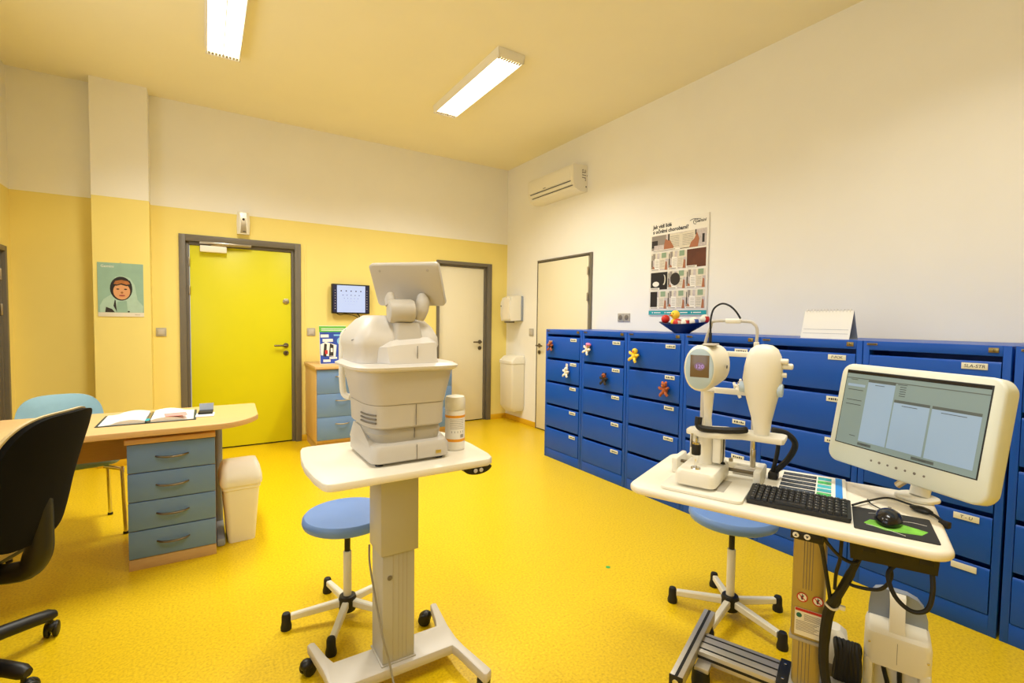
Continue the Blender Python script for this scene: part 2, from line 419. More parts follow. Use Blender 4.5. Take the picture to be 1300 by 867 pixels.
cr = MB(); cr.box(-0.03, 0.40, -0.026, -0.004, 1.985, 2.007, 0.003); cr.tube([(0.06, -0.02, 1.974), (0.23, -0.028, 1.985), (0.385, -0.018, 1.99)], 0.008, 6); cr.build('closer_rail', 'metal', d)
d, a0, a1, lt = door('door_2', (0, YB, 0), 0, D2[0], D2[1], D2[2], 0.052, 0.094, 0.062, 'door_white', 0.03, 'L', 'plain off-white door in grey steel frame next to the towel dispenser')
lever(d, 3.003, 1.02, 0.03)
d, a0, a1, lt = door('door_3', (XR, 0, 0), -PI/2, D3[0], D3[1], D3[2], 0.014, 0.05, 0.03, 'door_white', -0.016, 'R', 'off-white door half hidden behind blue filing cabinets')
lever(d, -4.675, 1.008, -0.016, s=-1)
d, a0, a1, lt = door('door_4', (XL, 0, 0), PI/2, 4.38, 5.305, 1.826, 0.06, 0.06, 0.06, 'steel_frame', 0.02, 'R', 'grey door in the side wall past the desk corner')

# ------------------------------------------------------------------ ceiling lamps
def ceiling_lamp(x, y, label, k_=1.0):
    r = thing('ceiling_light', label, 'ceiling light', (x, y, ZC))
    hw, hl, h = 0.116, 0.585, 0.066
    b = MB()
    b.box(-hw, hw, -hl, hl, -0.012, -0.0005)
    for s in (-1, 1):
        b.loft([[(s*hw, -hl, -0.012), (s*hw, hl, -0.012), (s*(hw-0.003), hl, -0.012), (s*(hw-0.003), -hl, -0.012)], [(s*(hw-0.012), -hl, -h), (s*(hw-0.012), hl, -h), (s*(hw-0.016), hl, -h), (s*(hw-0.016), -hl, -h)]])
        b.box(-hw+0.006, hw-0.006, s*hl-0.012 if s > 0 else -hl, s*hl if s > 0 else -hl+0.012, -h, -0.012)
    b.build('housing', 'lamp_white', r)
    for s in (-1, 1):
        MB().box(0.003 if s > 0 else -0.097, 0.097 if s > 0 else -0.003, -hl+0.05, hl-0.05, -h+0.006, -h+0.012).build('diffuser', 'lamp_glow', r)
    MB().box(-0.0025, 0.0025, -hl+0.014, hl-0.014, -h+0.002, -h+0.014).build('divider', 'metal', r)
    for s in (-1, 1):
        e = MB()
        for k in range(9):
            xx = -0.088+0.022*k
            e.box(xx-0.007, xx+0.007, s*(hl-0.047) if s > 0 else -hl+0.016, s*(hl-0.016) if s > 0 else -hl+0.047, -h+0.003, -h+0.012)
        e.build('end_louvre', 'metal', r)
    l = bpy.data.lights.new('lamp_light', 'AREA'); l.shape = 'RECTANGLE'; l.size = 0.19; l.size_y = 1.06; l.energy = LAMP_W*k_; l.color = (1.0, 0.995, 0.93); l.spread = LAMP_SPREAD
    o = bpy.data.objects.new('lamp_light', l); COL.objects.link(o); o.parent = r; o.location = (0, 0, -h-0.004)
    return r
ceiling_lamp(0.140, 3.64, 'lit fluorescent ceiling lamp above the desk and yellow door')
ceiling_lamp(1.915, 3.64, 'lit fluorescent ceiling lamp near the air conditioner')
ceiling_lamp(0.140, 0.60, 'lit fluorescent ceiling lamp in the second row, above the office chair', 0.36)
ceiling_lamp(1.915, 0.60, 'lit fluorescent ceiling lamp above the slit lamp table', 0.5)

# ------------------------------------------------------------------ things on the walls
r = thing('air_conditioner', 'white split air conditioner high on the wall by the corner', 'air conditioner', (XR, 4.705, 2.655), -PI/2)
b = MB(); L = 0.815
prof = [(0, 0.0), (-0.10, -0.005), (-0.165, 0.02), (-0.19, 0.075), (-0.197, 0.13), (-0.195, 0.245), (-0.185, 0.26), (0, 0.268)]
b.loft([[(x, p[0], p[1]) for p in prof] for x in (0.0, 0.006, L-0.006, L)]); b.build('casing', 'plastic_white', r)
MB().box(0.02, L-0.045, -0.1995, -0.19, 0.105, 0.238, 0.003).build('front_panel', 'plastic_white', r)
MB().box(0.05, L-0.04, -0.199, -0.18, 0.088, 0.094).build('air_slot', 'black_plastic', r)
MB().box(0.07, L-0.02, -0.182, -0.15, 0.043, 0.049).build('air_slot', 'black_plastic', r)
q = MB(); q.box(0.06, L-0.03, -0.196, -0.186, 0.052, 0.085, 0.004); q.build('louvre', 'plastic_white', r)
MB().box(0.30, 0.35, -0.2003, -0.1985, 0.112, 0.118).build('brand_mark', 'ink', r)
text('lettering', 'air', 0.115, L+0.0005, 0.225, -0.075, 'print_grey', r, rot=Euler((0, PI/2, 0), 'XYZ').to_matrix().to_euler())
MB().box(L-0.0005, L+0.001, -0.025, -0.012, 0.04, 0.055).build('indicator', 'ink', r)

# alarm / scent box above the yellow door
r = thing('wall_dispenser', 'small silver and white scent dispenser above the yellow door', 'dispenser', (0.275, YB, 2.105))
b = MB(); b.loft([[(0.004, 0, 0), (0.108, 0, 0), (0.108, -0.05, 0.0), (0.085, -0.07, 0.0), (0.027, -0.07, 0), (0.004, -0.05, 0)], [(0, 0, 0.12), (0.112, 0, 0.12), (0.112, -0.055, 0.12), (0.088, -0.08, 0.12), (0.024, -0.08, 0.12), (0, -0.055, 0.12)], [(0.006, 0, 0.215), (0.106, 0, 0.215), (0.106, -0.045, 0.215), (0.085, -0.06, 0.215), (0.027, -0.06, 0.215), (0.006, -0.045, 0.215)]]); b.build('case', 'plastic_white', r)
b = MB(); b.loft([[(0.03, -0.074, 0.01), (0.082, -0.074, 0.01), (0.082, -0.068, 0.01), (0.03, -0.068, 0.01)], [(0.036, -0.083, 0.12), (0.076, -0.083, 0.12), (0.076, -0.075, 0.12), (0.036, -0.075, 0.12)], [(0.026, -0.065, 0.205), (0.086, -0.065, 0.205), (0.086, -0.058, 0.205), (0.026, -0.058, 0.205)]]); b.build('front_cover', 'metal', r)
MB().ball((0.056, -0.08, 0.14), 0.012, 0.004, 0.012).build('sensor_eye', 'black_plastic', r)
MB().rect(0.05, 0.075, 0.02, 0.028, -0.0765).build('brand_mark', 'ink', r)

def switch(loc, rz, label, dim=0.078, m='metal'):
    r = thing('light_switch', label, 'switch', loc, rz)
    MB().box(0, dim, -0.009, 0, 0, dim, 0.003).build('surround', 'plastic_grey_d', r)
    MB().box(0.014, dim-0.014, -0.013, -0.009, 0.014, dim-0.014, 0.002).build('rocker', 'plastic_grey', r)
switch((-0.374, YB, 1.114), 0, 'beige light switch between the wall pillar and yellow door')
switch((0.912, YB, 1.112), 0, 'beige light switch between yellow door and wall screen', 0.082)
switch((XR, 4.914, 1.115), -PI/2, 'grey light switch beside the half hidden white door', 0.09)
r = thing('wall_socket', 'grey double wall socket above the filing cabinets', 'socket', (XR, 3.402, 1.304), -PI/2)
for k in range(2):
    p = MB().box(0.079*k, 0.079*k+0.077, -0.009, 0, 0, 0.08, 0.003).build('socket_plate', 'plastic_grey_d', r)
    MB().rod((0.079*k+0.0385, -0.008, 0.04), (0.079*k+0.0385, -0.0125, 0.04), 0.025, 18).build('socket_well', 'plastic_dark', p)

# wall poster on the right wall
PW, PH = 0.594, 0.815
r = thing('wall_poster', 'white poster of eye disease photos above filing cabinets', 'poster', (XR, 3.012, 1.365), -PI/2)
MB().box(0, PW, -0.012, -0.0005, 0, PH, 0.001).build('board', 'print_white', r)
Y0 = -0.0125
MB().rect(0, PW, 0.004, 0.04, Y0).build('footer_band', 'print_teal', r)
ft = MB()
for x in (0.06, 0.20, 0.34, 0.47): ft.rect(x, x+0.075, 0.018, 0.026, Y0-0.0003); ft.ell(x-0.016, 0.022, 0.006, 0.006, Y0-0.0003)
ft.build('footer_print', 'print_white', r)['kind'] = 'stuff'
text('headline', 'Jak vidí lidé\ns očními chorobami?', 0.044, 0.03, 0.762, Y0, 'print_text', r, bold=0.0016)
text('logo_lettering', 'Gemini', 0.036, 0.462, 0.752, Y0, 'print_text', r, shear=0.25, bold=0.0008)
lg = MB(); lg.tube([(0.415, Y0-0.0008, 0.775), (0.45, Y0-0.0008, 0.785), (0.52, Y0-0.0008, 0.776)], 0.0022, 5, smooth_n=6); lg.tube([(0.47, Y0-0.0008, 0.782), (0.45, Y0-0.0008, 0.765), (0.455, Y0-0.0008, 0.745), (0.475, Y0-0.0008, 0.742)], 0.0022, 5, smooth_n=6); lg.build('logo_mark', 'print_text', r)
def photo(x0, z0, wd, h, kind):
    PM = ['print_mauve', 'print_page', 'print_skin', 'print_green', 'print_dark', 'print_brown', 'print_black', 'print_white', 'print_grey']
    p = MB(); y = Y0-0.0003; q = -0.0003
    X = lambda t: x0+wd*t
    Zz = lambda t: z0+h*t
    def R_(a, b, c, d_, m, k): p.rect(X(a), X(b), Zz(c), Zz(d_), y+q*k, m)
    R_(0, 1, 0, 1, 0, 0)
    if kind == 'big':
        R_(0, 0.28, 0.0, 1, 8, 1); R_(0, 0.12, 0.25, 0.7, 4, 2); R_(0.05, 0.25, 0.05, 0.4, 0, 3)
        p.poly([(X(0.27), Zz(0)), (X(0.56), Zz(0.02)), (X(0.56), Zz(0.95)), (X(0.33), Zz(1))], y+q*4, 1)
        p.poly([(X(0.56), Zz(0.02)), (X(0.84), Zz(0)), (X(0.82), Zz(1)), (X(0.56), Zz(0.95))], y+q*4, 1)
        for k in range(7): R_(0.36, 0.53, 0.2+0.1*k, 0.225+0.1*k, 8, 5); R_(0.59, 0.78, 0.2+0.1*k, 0.225+0.1*k, 8, 5)
        R_(0.28, 0.84, 0.0, 0.03, 6, 5)
        p.poly([(X(0.24), Zz(0)), (X(0.42), Zz(0)), (X(0.43), Zz(0.2)), (X(0.36), Zz(0.62)), (X(0.33), Zz(0.6)), (X(0.27), Zz(0.75)), (X(0.25), Zz(0.4))], y+q*6, 2)
        p.poly([(X(0.71), Zz(0)), (X(0.86), Zz(0)), (X(0.88), Zz(0.45)), (X(0.84), Zz(0.85)), (X(0.80), Zz(0.5)), (X(0.74), Zz(0.3))], y+q*6, 2)
        R_(0.90, 1, 0, 1, 0, 5); R_(0.93, 0.97, 0.2, 0.7, 4, 6); R_(0.32, 0.35, 0.6, 1.0, 4, 5); R_(0.81, 0.83, 0.7, 1.0, 4, 5)
    elif kind in ('brown',):
        R_(0, 1, 0, 1, 5, 1)
    else:
        R_(0, 1, 0.62, 1, 1, 1); R_(0.1, 0.24, 0.62, 1, 8, 2); R_(0.36, 0.5, 0.62, 1, 0, 2); R_(0.62, 0.9, 0.7, 1, 3, 2)
        p.poly([(X(0.2), Zz(0.05)), (X(0.5), Zz(0.1)), (X(0.5), Zz(0.66)), (X(0.2), Zz(0.7))], y+q*3, 7)
        p.poly([(X(0.52), Zz(0.1)), (X(0.85), Zz(0.05)), (X(0.85), Zz(0.7)), (X(0.52), Zz(0.66))], y+q*3, 1)
        for k in range(5): R_(0.25, 0.46, 0.18+0.09*k, 0.2+0.09*k, 8, 4); R_(0.56, 0.8, 0.18+0.09*k, 0.2+0.09*k, 8, 4)
        R_(0.0, 0.1, 0.1, 0.6, 8, 3); R_(0.03, 0.07, 0.25, 0.9, 4, 4)
        p.poly([(X(0.05), Zz(0)), (X(0.25), Zz(0)), (X(0.2), Zz(0.2)), (X(0.1), Zz(0.28))], y+q*5, 2)
        p.poly([(X(0.82), Zz(0)), (X(0.97), Zz(0)), (X(0.95), Zz(0.45)), (X(0.87), Zz(0.5))], y+q*5, 2)
        if kind == 'tunnel':
            R_(0, 1, 0, 1, 6, 6); p.ell(X(0.32), Zz(0.32), wd*0.2, h*0.15, y+q*7, 7); p.ell(X(0.8), Zz(0.55), wd*0.1, h*0.3, y+q*7, 1)
            p.ell(X(0.74), Zz(0.58), wd*0.1, h*0.28, y+q*8, 6)
        if kind == 'spot': p.ell(X(0.42), Zz(0.55), wd*0.28, h*0.36, y+q*6, 4)
        if kind == 'half': R_(0, 0.42, 0, 1, 6, 6)
    R_(0, 0.55, -0.02, 0.1, 7, 9); R_(0.04, 0.46, 0.02, 0.06, 8, 10)
    return p.build('photo_print', PM, r)
photo(0.018, 0.557, 0.558, 0.14, 'big')
kinds = [['plain', 'plain', 'brown'], ['tunnel', 'spot', 'plain'], ['half', 'plain', 'plain']]
for i in range(3):
    for j in range(3):
        photo(0.018+0.188*j, 0.393-0.168*i, 0.182, 0.150, kinds[i][j])
r.children[0]['label'] = 'white poster board'

# calendar on the pillar
r = thing('wall_calendar', 'wall calendar with a hooded skier photo on the pillar', 'calendar', (-0.752, 5.295, 1.29))
CW, CH = 0.308, 0.455
MB().box(0, CW, -0.006, -0.0005, 0, CH, 0.001).build('sheet', 'print_white', r)
MB().rect(0.0, CW, 0.035, CH, -0.0064).build('photo_background', 'cal_teal', r)
y = -0.0067; p = MB(); q = -0.0003
hood = [(CW*a, CH*b) for a, b in ((0.05, 0.08), (0.97, 0.08), (0.99, 0.2), (0.86, 0.32), (0.80, 0.6), (0.70, 0.73), (0.52, 0.765), (0.38, 0.74), (0.30, 0.62), (0.30, 0.42), (0.12, 0.32), (0.04, 0.2))]
p.poly(hood, y, 0)
p.ell(CW*0.505, CH*0.525, CW*0.245, CH*0.225, y+q, 1, 26)
p.ell(CW*0.515, CH*0.475, CW*0.185, CH*0.155, y+q*2, 2, 24)
p.poly([(CW*a, CH*b) for a, b in ((0.30, 0.60), (0.40, 0.575), (0.50, 0.60), (0.62, 0.575), (0.74, 0.60), (0.70, 0.68), (0.52, 0.715), (0.34, 0.68))], y+q*3, 1)
p.poly([(CW*a, CH*b) for a, b in ((0.34, 0.61), (0.42, 0.60), (0.51, 0.625), (0.62, 0.60), (0.70, 0.615), (0.66, 0.665), (0.52, 0.69), (0.38, 0.665))], y+q*4, 3)
for a in (0.43, 0.60): p.ell(CW*a, CH*0.515, CW*0.035, CH*0.012, y+q*3, 1, 12)
p.ell(CW*0.52, CH*0.395, CW*0.07, CH*0.016, y+q*3, 4, 14); p.ell(CW*0.52, CH*0.45, CW*0.03, CH*0.02, y+q*2.5, 3, 12)
p.poly([(CW*a, CH*b) for a, b in ((0.38, 0.08), (0.64, 0.08), (0.62, 0.3), (0.42, 0.28))], y+q*2, 5)
p.poly([(CW*a, CH*b) for a, b in ((0.15, 0.08), (0.36, 0.08), (0.30, 0.14), (0.17, 0.18))], y+q*3, 6)
p.poly([(CW*a, CH*b) for a, b in ((0.33, 0.2), (0.40, 0.09), (0.38, 0.3), (0.36, 0.32))], y+q*3, 6)
p.ell(CW*0.66, CH*0.095, CW*0.025, CH*0.015, y+q*3, 6, 10)
p.build('photo_portrait', ['cal_hood', 'cal_black', 'cal_skin', 'cal_goggle', 'cal_lip', 'cal_teal', 'print_dark'], r)
text('logo_lettering', 'Gemini', 0.03, 0.022, 0.415, -0.0068, 'print_white', r)
text('caption', 'Gemini', 0.012, 0.245, 0.014, -0.0063, 'print_grey', r)
MB().rod((CW*0.5, -0.0005, CH+0.006), (CW*0.5, -0.012, CH+0.006), 0.004, 8).build('nail', 'metal', r)

# acuity chart screen on the back wall
r = thing('chart_screen', 'small wall screen with an eye chart above low cabinet', 'screen', (1.150, YB, 1.352))
SW, SH, SD = 0.402, 0.318, 0.075
b = MB(); b.box(0, SW, -SD, -SD+0.045, 0, SH, 0.005); b.build('casing', 'black_plastic', r)
MB().rect(0.012, SW-0.012, 0.014, SH-0.014, -SD-0.0005).build('side_strips', 'screen_navy', r)
MB().rect(0.052, SW-0.05, 0.014, SH-0.014, -SD-0.001).build('screen', 'screen_chart', r)
b = MB()
for row, (z, n, s, sp_) in enumerate(((0.245, 5, 0.013, 0.052), (0.2, 5, 0.009, 0.043), (0.165, 5, 0.006, 0.036), (0.135, 5, 0.004, 0.03), (0.1, 5, 0.002, 0.015))):
    for k in range(n): x = 0.2+(k-(n-1)/2)*sp_; b.rect(x-s/2, x+s/2, z-s/2, z+s/2, -SD-0.0014)
for k in range(8): b.rect(0.03, 0.036, 0.05+k*0.028, 0.056+k*0.028, -SD-0.0014, 1); b.rect(SW-0.034, SW-0.028, 0.05+k*0.028, 0.056+k*0.028, -SD-0.0014, 1)
b.build('chart_marks', ['ink', 'print_white'], r)['kind'] = 'stuff'
MB().box(0.13, 0.27, -SD+0.045, -0.0005, 0.1, 0.22).build('bracket', 'black_plastic', r)
b = MB(); b.tube([(0.05, -0.05, 0.004), (0.09, -0.05, -0.014), (0.15, -0.045, -0.004), (0.24, -0.045, -0.02), (0.30, -0.03, -0.05)], 0.004, 6, smooth_n=6); b.tube([(0.27, -0.045, 0.004), (0.3, -0.04, -0.03), (0.31, -0.02, -0.12)], 0.005, 6, smooth_n=6); b.build('cable', 'black_rubber', r)

# towel dispenser and wall bin in the far corner
r = thing('towel_dispenser', 'white paper towel dispenser mounted near the corner', 'dispenser', (XR, 5.33, 1.265), -PI/2)
b = MB(); b.box(0, 0.275, -0.03, -0.0005, 0.03, 0.345, 0.01); b.build('back_plate', 'grey_blue', r)
b = MB()
rings = []
for x, d0 in ((0.0, 0.16), (0.02, 0.185), (0.14, 0.2), (0.25, 0.185), (0.262, 0.16)):
    rings.append([(x, -0.03, 0.04), (x, -d0*0.93, 0.03), (x, -d0, 0.10), (x, -d0, 0.26), (x, -d0*0.85, 0.325), (x, -d0*0.5, 0.35), (x, -0.03, 0.35)])
b.loft(rings); b.build('cover', 'plastic_white', r)
b = MB(); b.loft([[(x, -0.199*(1-0.6*((x-0.18)/0.5)**2)-0.004, z) for x, z in ((0.09, 0.05), (0.245, 0.05), (0.245, 0.30), (0.2, 0.33), (0.14, 0.30), (0.10, 0.2))], [(x, -0.18, z) for x, z in ((0.09, 0.05), (0.245, 0.05), (0.245, 0.30), (0.2, 0.33), (0.14, 0.30), (0.10, 0.2))]]); b.build('front_panel', 'table_white', r)
MB().box(0.09, 0.17, -0.17, -0.06, 0.005, 0.04, 0.006).build('paper_outlet', 'plastic_dark', r)
MB().ball((0.05, -0.195, 0.22), 0.012, 0.006, 0.006).build('lock', 'black_plastic', r)
r = thing('wall_bin', 'tall cream wall-hung waste bin below the towel dispenser', 'bin', (XR, 5.30, 0.16), -PI/2)
b = MB(); b.loft([ring(0.03, 0.27, -0.15, -0.0005, 0.02, 0.0), ring(0.0, 0.30, -0.19, -0.0005, 0.025, 0.06), ring(0.0, 0.305, -0.20, -0.0005, 0.03, 0.60)]); b.build('body', 'plastic_cream', r)
b = MB(); b.loft([ring(-0.006, 0.311, -0.207, -0.0005, 0.03, 0.602), ring(-0.006, 0.311, -0.207, -0.0005, 0.03, 0.635), ring(0.01, 0.295, -0.15, -0.0005, 0.03, 0.69), ring(0.03, 0.27, -0.09, -0.0005, 0.02, 0.70)]); b.build('lid', 'plastic_cream', r)
MB().ball((0.07, -0.19, 0.645), 0.011, 0.006, 0.006).build('lid_button', 'plastic_dark', r)
#PART2
# ------------------------------------------------------------------ filing cabinets
CWD, CX, CTOP, CDEP = 0.52927, 2.766, 1.2231, 0.615
DZ = [(0.959, 1.155), (0.740, 0.936), (0.522, 0.718), (0.304, 0.500), (0.090, 0.282)]
def scribble(seed):
    rnd = random.Random(seed); b = MB(); b.box(0, 0.084, -0.003, 0, 0, 0.027, 0.0008, m=0)
    x = 0.012
    while x < 0.07:
        w_ = rnd.uniform(0.005, 0.012); b.rect(x, x+w_, 0.008, 0.008+rnd.uniform(0.007, 0.012), -0.0034, 1); x += w_+rnd.uniform(0.002, 0.006)
    return b.mesh('label_holder', ['label_paper', 'ink'])
LABEL_MESH = [scribble(k) for k in range(6)]
LABEL_BLANK = MB().box(0, 0.084, -0.003, 0, 0, 0.027, 0.0008).mesh('label_holder', ['label_paper'])
gap = 0.004
b = MB()
b.box(0.002, CWD-0.002, 0.30, CDEP, 0.0, CTOP, 0.0); b.box(0.002, 0.005, 0.06, 0.301, 0.0, CTOP); b.box(CWD-0.005, CWD-0.002, 0.06, 0.301, 0.0, CTOP); b.box(0.004, CWD-0.004, 0.06, 0.301, CTOP-0.003, CTOP); b.box(0.004, CWD-0.004, 0.06, 0.301, 0.0, 0.003)                         # carcass
b.box(0.002, 0.028, 0.0, 0.061, 0.0, CTOP-0.0, 0.0015); b.box(CWD-0.028, CWD-0.002, 0.0, 0.061, 0.0, CTOP, 0.0015)
b.box(0.028, CWD-0.028, 0.0, 0.061, 1.179, CTOP, 0.0015); b.box(0.028, CWD-0.028, 0.0, 0.061, 0.0, 0.086, 0.0015)
BODY = b.mesh('body', ['cabinet_blue'])
def drawer_mesh(h):
    b = MB(); x0, x1 = 0.031, CWD-0.031
    pr = [(0.02, 0.0), (-0.002, 0.0), (-0.003, 0.003), (-0.003, h-0.012), (-0.001, h-0.004), (0.003, h), (0.007, h-0.003), (0.009, h-0.035), (0.02, h-0.035)]
    b.loft([[(x, p[0], p[1]) for p in pr] for x in (x0, x1)])
    return b.mesh('drawer', ['cabinet_blue'])
DM = {round(z1-z0, 3): drawer_mesh(z1-z0) for z0, z1 in DZ}
LOCK = MB(); LOCK.box(0.457, 0.489, -0.004, 0.0, 1.193, 1.214, 0.0015, 0); LOCK.rod((0.473, -0.003, 1.2035), (0.473, -0.006, 1.2035), 0.006, 10, m=0); LOCK.box(0.472, 0.474, -0.0065, -0.0055, 1.199, 1.208, m=1)
LOCK = LOCK.mesh('lock', ['brass', 'black_plastic'])
BADGE = MB(); BADGE.box(0.018, 0.062, -0.003, 0.0, 1.203, 1.213, 0.001, 0); BADGE.box(0.022, 0.058, -0.0035, -0.0028, 1.206, 1.210, m=1); BADGE = BADGE.mesh('badge', ['brass', 'black_plastic'])
cab_labels = ['first blue filing cabinet in the row, beside the half hidden white door',
              'second blue filing cabinet from the white door, pink-hatted toy on top drawer',
              'third blue filing cabinet from the white door, yellow duck figure on it',
              'fourth blue filing cabinet from the white door, behind the slit lamp',
              'fifth blue filing cabinet from the white door, carrying the desk calendar',
              'blue filing cabinet behind the white computer monitor, labelled SLA-STR',
              'last blue filing cabinet, beyond a narrow black gap at the row end']
for i in range(7):
    off = 0.006 if i == 6 else 0.0
    r = thing('filing_cabinet', cab_labels[i], 'filing cabinet', (CX, 3.72993-i*CWD-off, 0), -PI/2, 'row of blue filing cabinets')
    link('body', BODY, r); link('lock', LOCK, r); link('badge', BADGE, r)
    for k, (z0, z1) in enumerate(DZ):
        d = link('drawer', DM[round(z1-z0, 3)], r, (0, 0, z0))
        h = z1-z0
        lx = 0.374 if i < 5 else 0.375
        special = {(5, 0): 'SLA-STR', (5, 3): 'T - U', (4, 0): 'P-POK'}.get((i, k))
        if special or (i == 5 and k == 4):
            link('label_holder', LABEL_BLANK, d, (lx, -0.003, h-0.036))
            if special: text('label_writing', special, 0.019, lx+0.042, h-0.0285, -0.0064, 'ink', d, 'CENTER', shear=0.15)
        else:
            link('label_holder', LABEL_MESH[(i*5+k) % 6], d, (lx, -0.003, h-0.036))
# ------------------------------------------------------------------ toy figures stuck on the drawers
def toy(name, label, y, z, body, head, limb, ears, s=1.0, tilt=0.0, kind='bear'):
    r = thing(name, label, 'toy', (CX-0.003, y, z), -PI/2, 'plush toy magnets on the filing cabinets')
    r.rotation_euler = (0, tilt, -PI/2); s *= 1.15
    MB().ball((0, -0.022*s, 0), 0.022*s, 0.021*s, 0.026*s).build('body', body, r)
    hd = MB().ball((0, -0.028*s, 0.036*s), 0.021*s, 0.02*s, 0.019*s).build('head', head, r)
    for sx in (-1, 1):
        MB().tube([(sx*0.014*s, -0.03*s, 0.012*s), (sx*0.03*s, -0.036*s, 0.012*s), (sx*0.042*s, -0.03*s, 0.02*s)], [0.009*s, 0.009*s, 0.008*s], 8).build('arm', limb, r)
        MB().tube([(sx*0.01*s, -0.03*s, -0.012*s), (sx*0.024*s, -0.04*s, -0.028*s), (sx*0.032*s, -0.036*s, -0.038*s)], [0.01*s, 0.01*s, 0.009*s], 8).build('leg', limb, r)
        if kind == 'bear': MB().ball((sx*0.015*s, -0.024*s, 0.053*s), 0.008*s).build('ear', ears, hd)
        if kind == 'rabbit': MB().ball((sx*0.009*s, -0.024*s, 0.068*s), 0.007*s, 0.006*s, 0.022*s).build('ear', ears, hd)
        MB().ball((sx*0.008*s, -0.0475*s, 0.04*s), 0.0028*s, k=5, n=8).build('eye', 'toy_black', hd)
    MB().ball((0, -0.047*s, 0.032*s), 0.008*s, 0.007*s, 0.006*s).build('muzzle', ears if kind != 'duck' else 'toy_orange', hd)
    if kind == 'hat': MB().ball((0, -0.026*s, 0.05*s), 0.025*s, 0.024*s, 0.012*s).build('hat', 'toy_pink', hd)
    return r
toy('toy_tiger', 'brown and black toy figure on the drawer nearest the white door', 3.619, 1.062, 'toy_black', 'toy_brown', 'toy_brown', 'toy_tan', 0.82)
toy('toy_doll', 'white toy figure with a pink hat on a top drawer', 3.105, 1.062, 'toy_white', 'toy_tan', 'toy_white', 'toy_pink', 0.85, 0.35, 'hat')
toy('toy_duck', 'yellow duck toy figure with orange feet on a top drawer', 2.568, 1.045, 'toy_yellow', 'toy_yellow', 'toy_yellow', 'toy_orange', 0.95, 0.2, 'duck')
toy('toy_rabbit', 'white long-eared rabbit toy on a second drawer', 3.381, 0.838, 'toy_white', 'toy_white', 'toy_white', 'toy_white', 0.82, 0.1, 'rabbit')
toy('toy_dog', 'small black and tan dog toy on a second drawer', 2.892, 0.828, 'toy_black', 'toy_brown', 'toy_black', 'toy_black', 0.85)
toy('toy_bear', 'orange-brown teddy bear toy on a second drawer', 2.277, 0.822, 'toy_brown', 'toy_brown', 'toy_brown', 'toy_orange', 0.9, -0.1)
toy('toy_sheep', 'pale grey toy figure half hidden by the slit lamp', 1.715, 0.902, 'toy_white', 'print_mauve', 'toy_white', 'toy_white', 0.9, 0.4)

# ------------------------------------------------------------------ on top of the cabinets
TX, TY = 2.98, 2.335
r = thing('display_bowl', 'dark blue boat-shaped bowl on top of the filing cabinets', 'bowl', (TX, TY, CTOP), -PI/2)
b = MB(); n = 28
def boat(hx, hy, z, dip=0.0): return [(hx*math.cos(2*PI*i/n), hy*math.sin(2*PI*i/n), z+dip*math.cos(2*PI*i/n)**2) for i in range(n)]
b.loft([boat(0.06, 0.045, 0.0), boat(0.075, 0.055, 0.012), boat(0.14, 0.075, 0.045), boat(0.205, 0.085, 0.066, 0.016), boat(0.202, 0.082, 0.069, 0.016), boat(0.135, 0.07, 0.05), boat(0.06, 0.045, 0.02)])
b.build('bowl_shell', 'tray_navy', r)
r = thing('rubber_duck', 'yellow rubber duck sitting in the blue bowl', 'toy', (TX, TY+0.058, CTOP+0.052), -PI/2)
MB().ball((0, 0, 0.03), 0.04, 0.034, 0.03).build('body', 'toy_yellow', r)
h = MB().ball((0.0, -0.006, 0.085), 0.035, 0.032, 0.034).build('head', 'toy_yellow', r)
MB().ball((-0.012, -0.04, 0.08), 0.014, 0.016, 0.006).build('beak', 'toy_orange', h)
for sx in (-0.018, 0.004): MB().ball((sx, -0.036, 0.094), 0.004, k=5, n=8).build('eye', 'toy_black', h)
balls = [(-0.152, 0.0, 0.092, 'ball_red', 'plain red ball at the bowl end beside the duck'), (-0.005, -0.045, 0.062, 'toy_white', 'white ball with red cap in front of the rubber duck'),
         (0.058, -0.035, 0.064, 'ball_red', 'red and white ball in the middle of the blue bowl'), (0.120, -0.02, 0.072, 'ball_blue', 'blue and white ball in the blue bowl'),
         (0.075, 0.032, 0.075, 'ball_red', 'red ball at the back of the blue bowl'), (0.172, 0.028, 0.092, 'ball_red', 'red ball with blue underside at the bowl tip')]
for k, (x, yv, z, m_, lb) in enumerate(balls):
    b = MB(); s = 0.033; c = (0, 0, s)
    b.ball(c, s, m=0)
    o = thing('toy_ball', lb, 'ball', (TX+yv, TY-x, CTOP+z-0.020), -PI/2, 'balls in the blue bowl')
    shell = b.build('shell', [m_], o)
    if k:
        other = 'toy_white' if m_ != 'toy_white' else 'ball_red'
        cap = MB(); cap.lathe([(1.03*s*math.sin(t), s+1.03*s*math.cos(t)) for t in (0.95, 0.7, 0.45, 0.2, 0.02)], (0, 0, 0), 16)
        cap.build('cap_stripe', other, o, (0, 0, 0)); 
        cap2 = MB(); cap2.lathe([(1.025*s*math.sin(t), 1.025*s*math.cos(t)) for t in (0.8, 0.55, 0.3, 0.02)], (0, 0, 0), 14)
        cap2.build('side_patch', other, o, (0, 0, s), (PI/2, 0.3*k, 0))
r = thing('desk_calendar', 'white tent desk calendar standing on the filing cabinets', 'calendar', (2.90, 1.452, CTOP), -PI/2)
b = MB(); b.loft([[(0, 0, 0), (0.25, 0, 0), (0.25, 0.003, 0), (0, 0.003, 0)], [(0.0, 0.045, 0.155), (0.25, 0.045, 0.155), (0.25, 0.048, 0.155), (0.0, 0.048, 0.155)]]); b.build('front_sheet', 'paper', r)
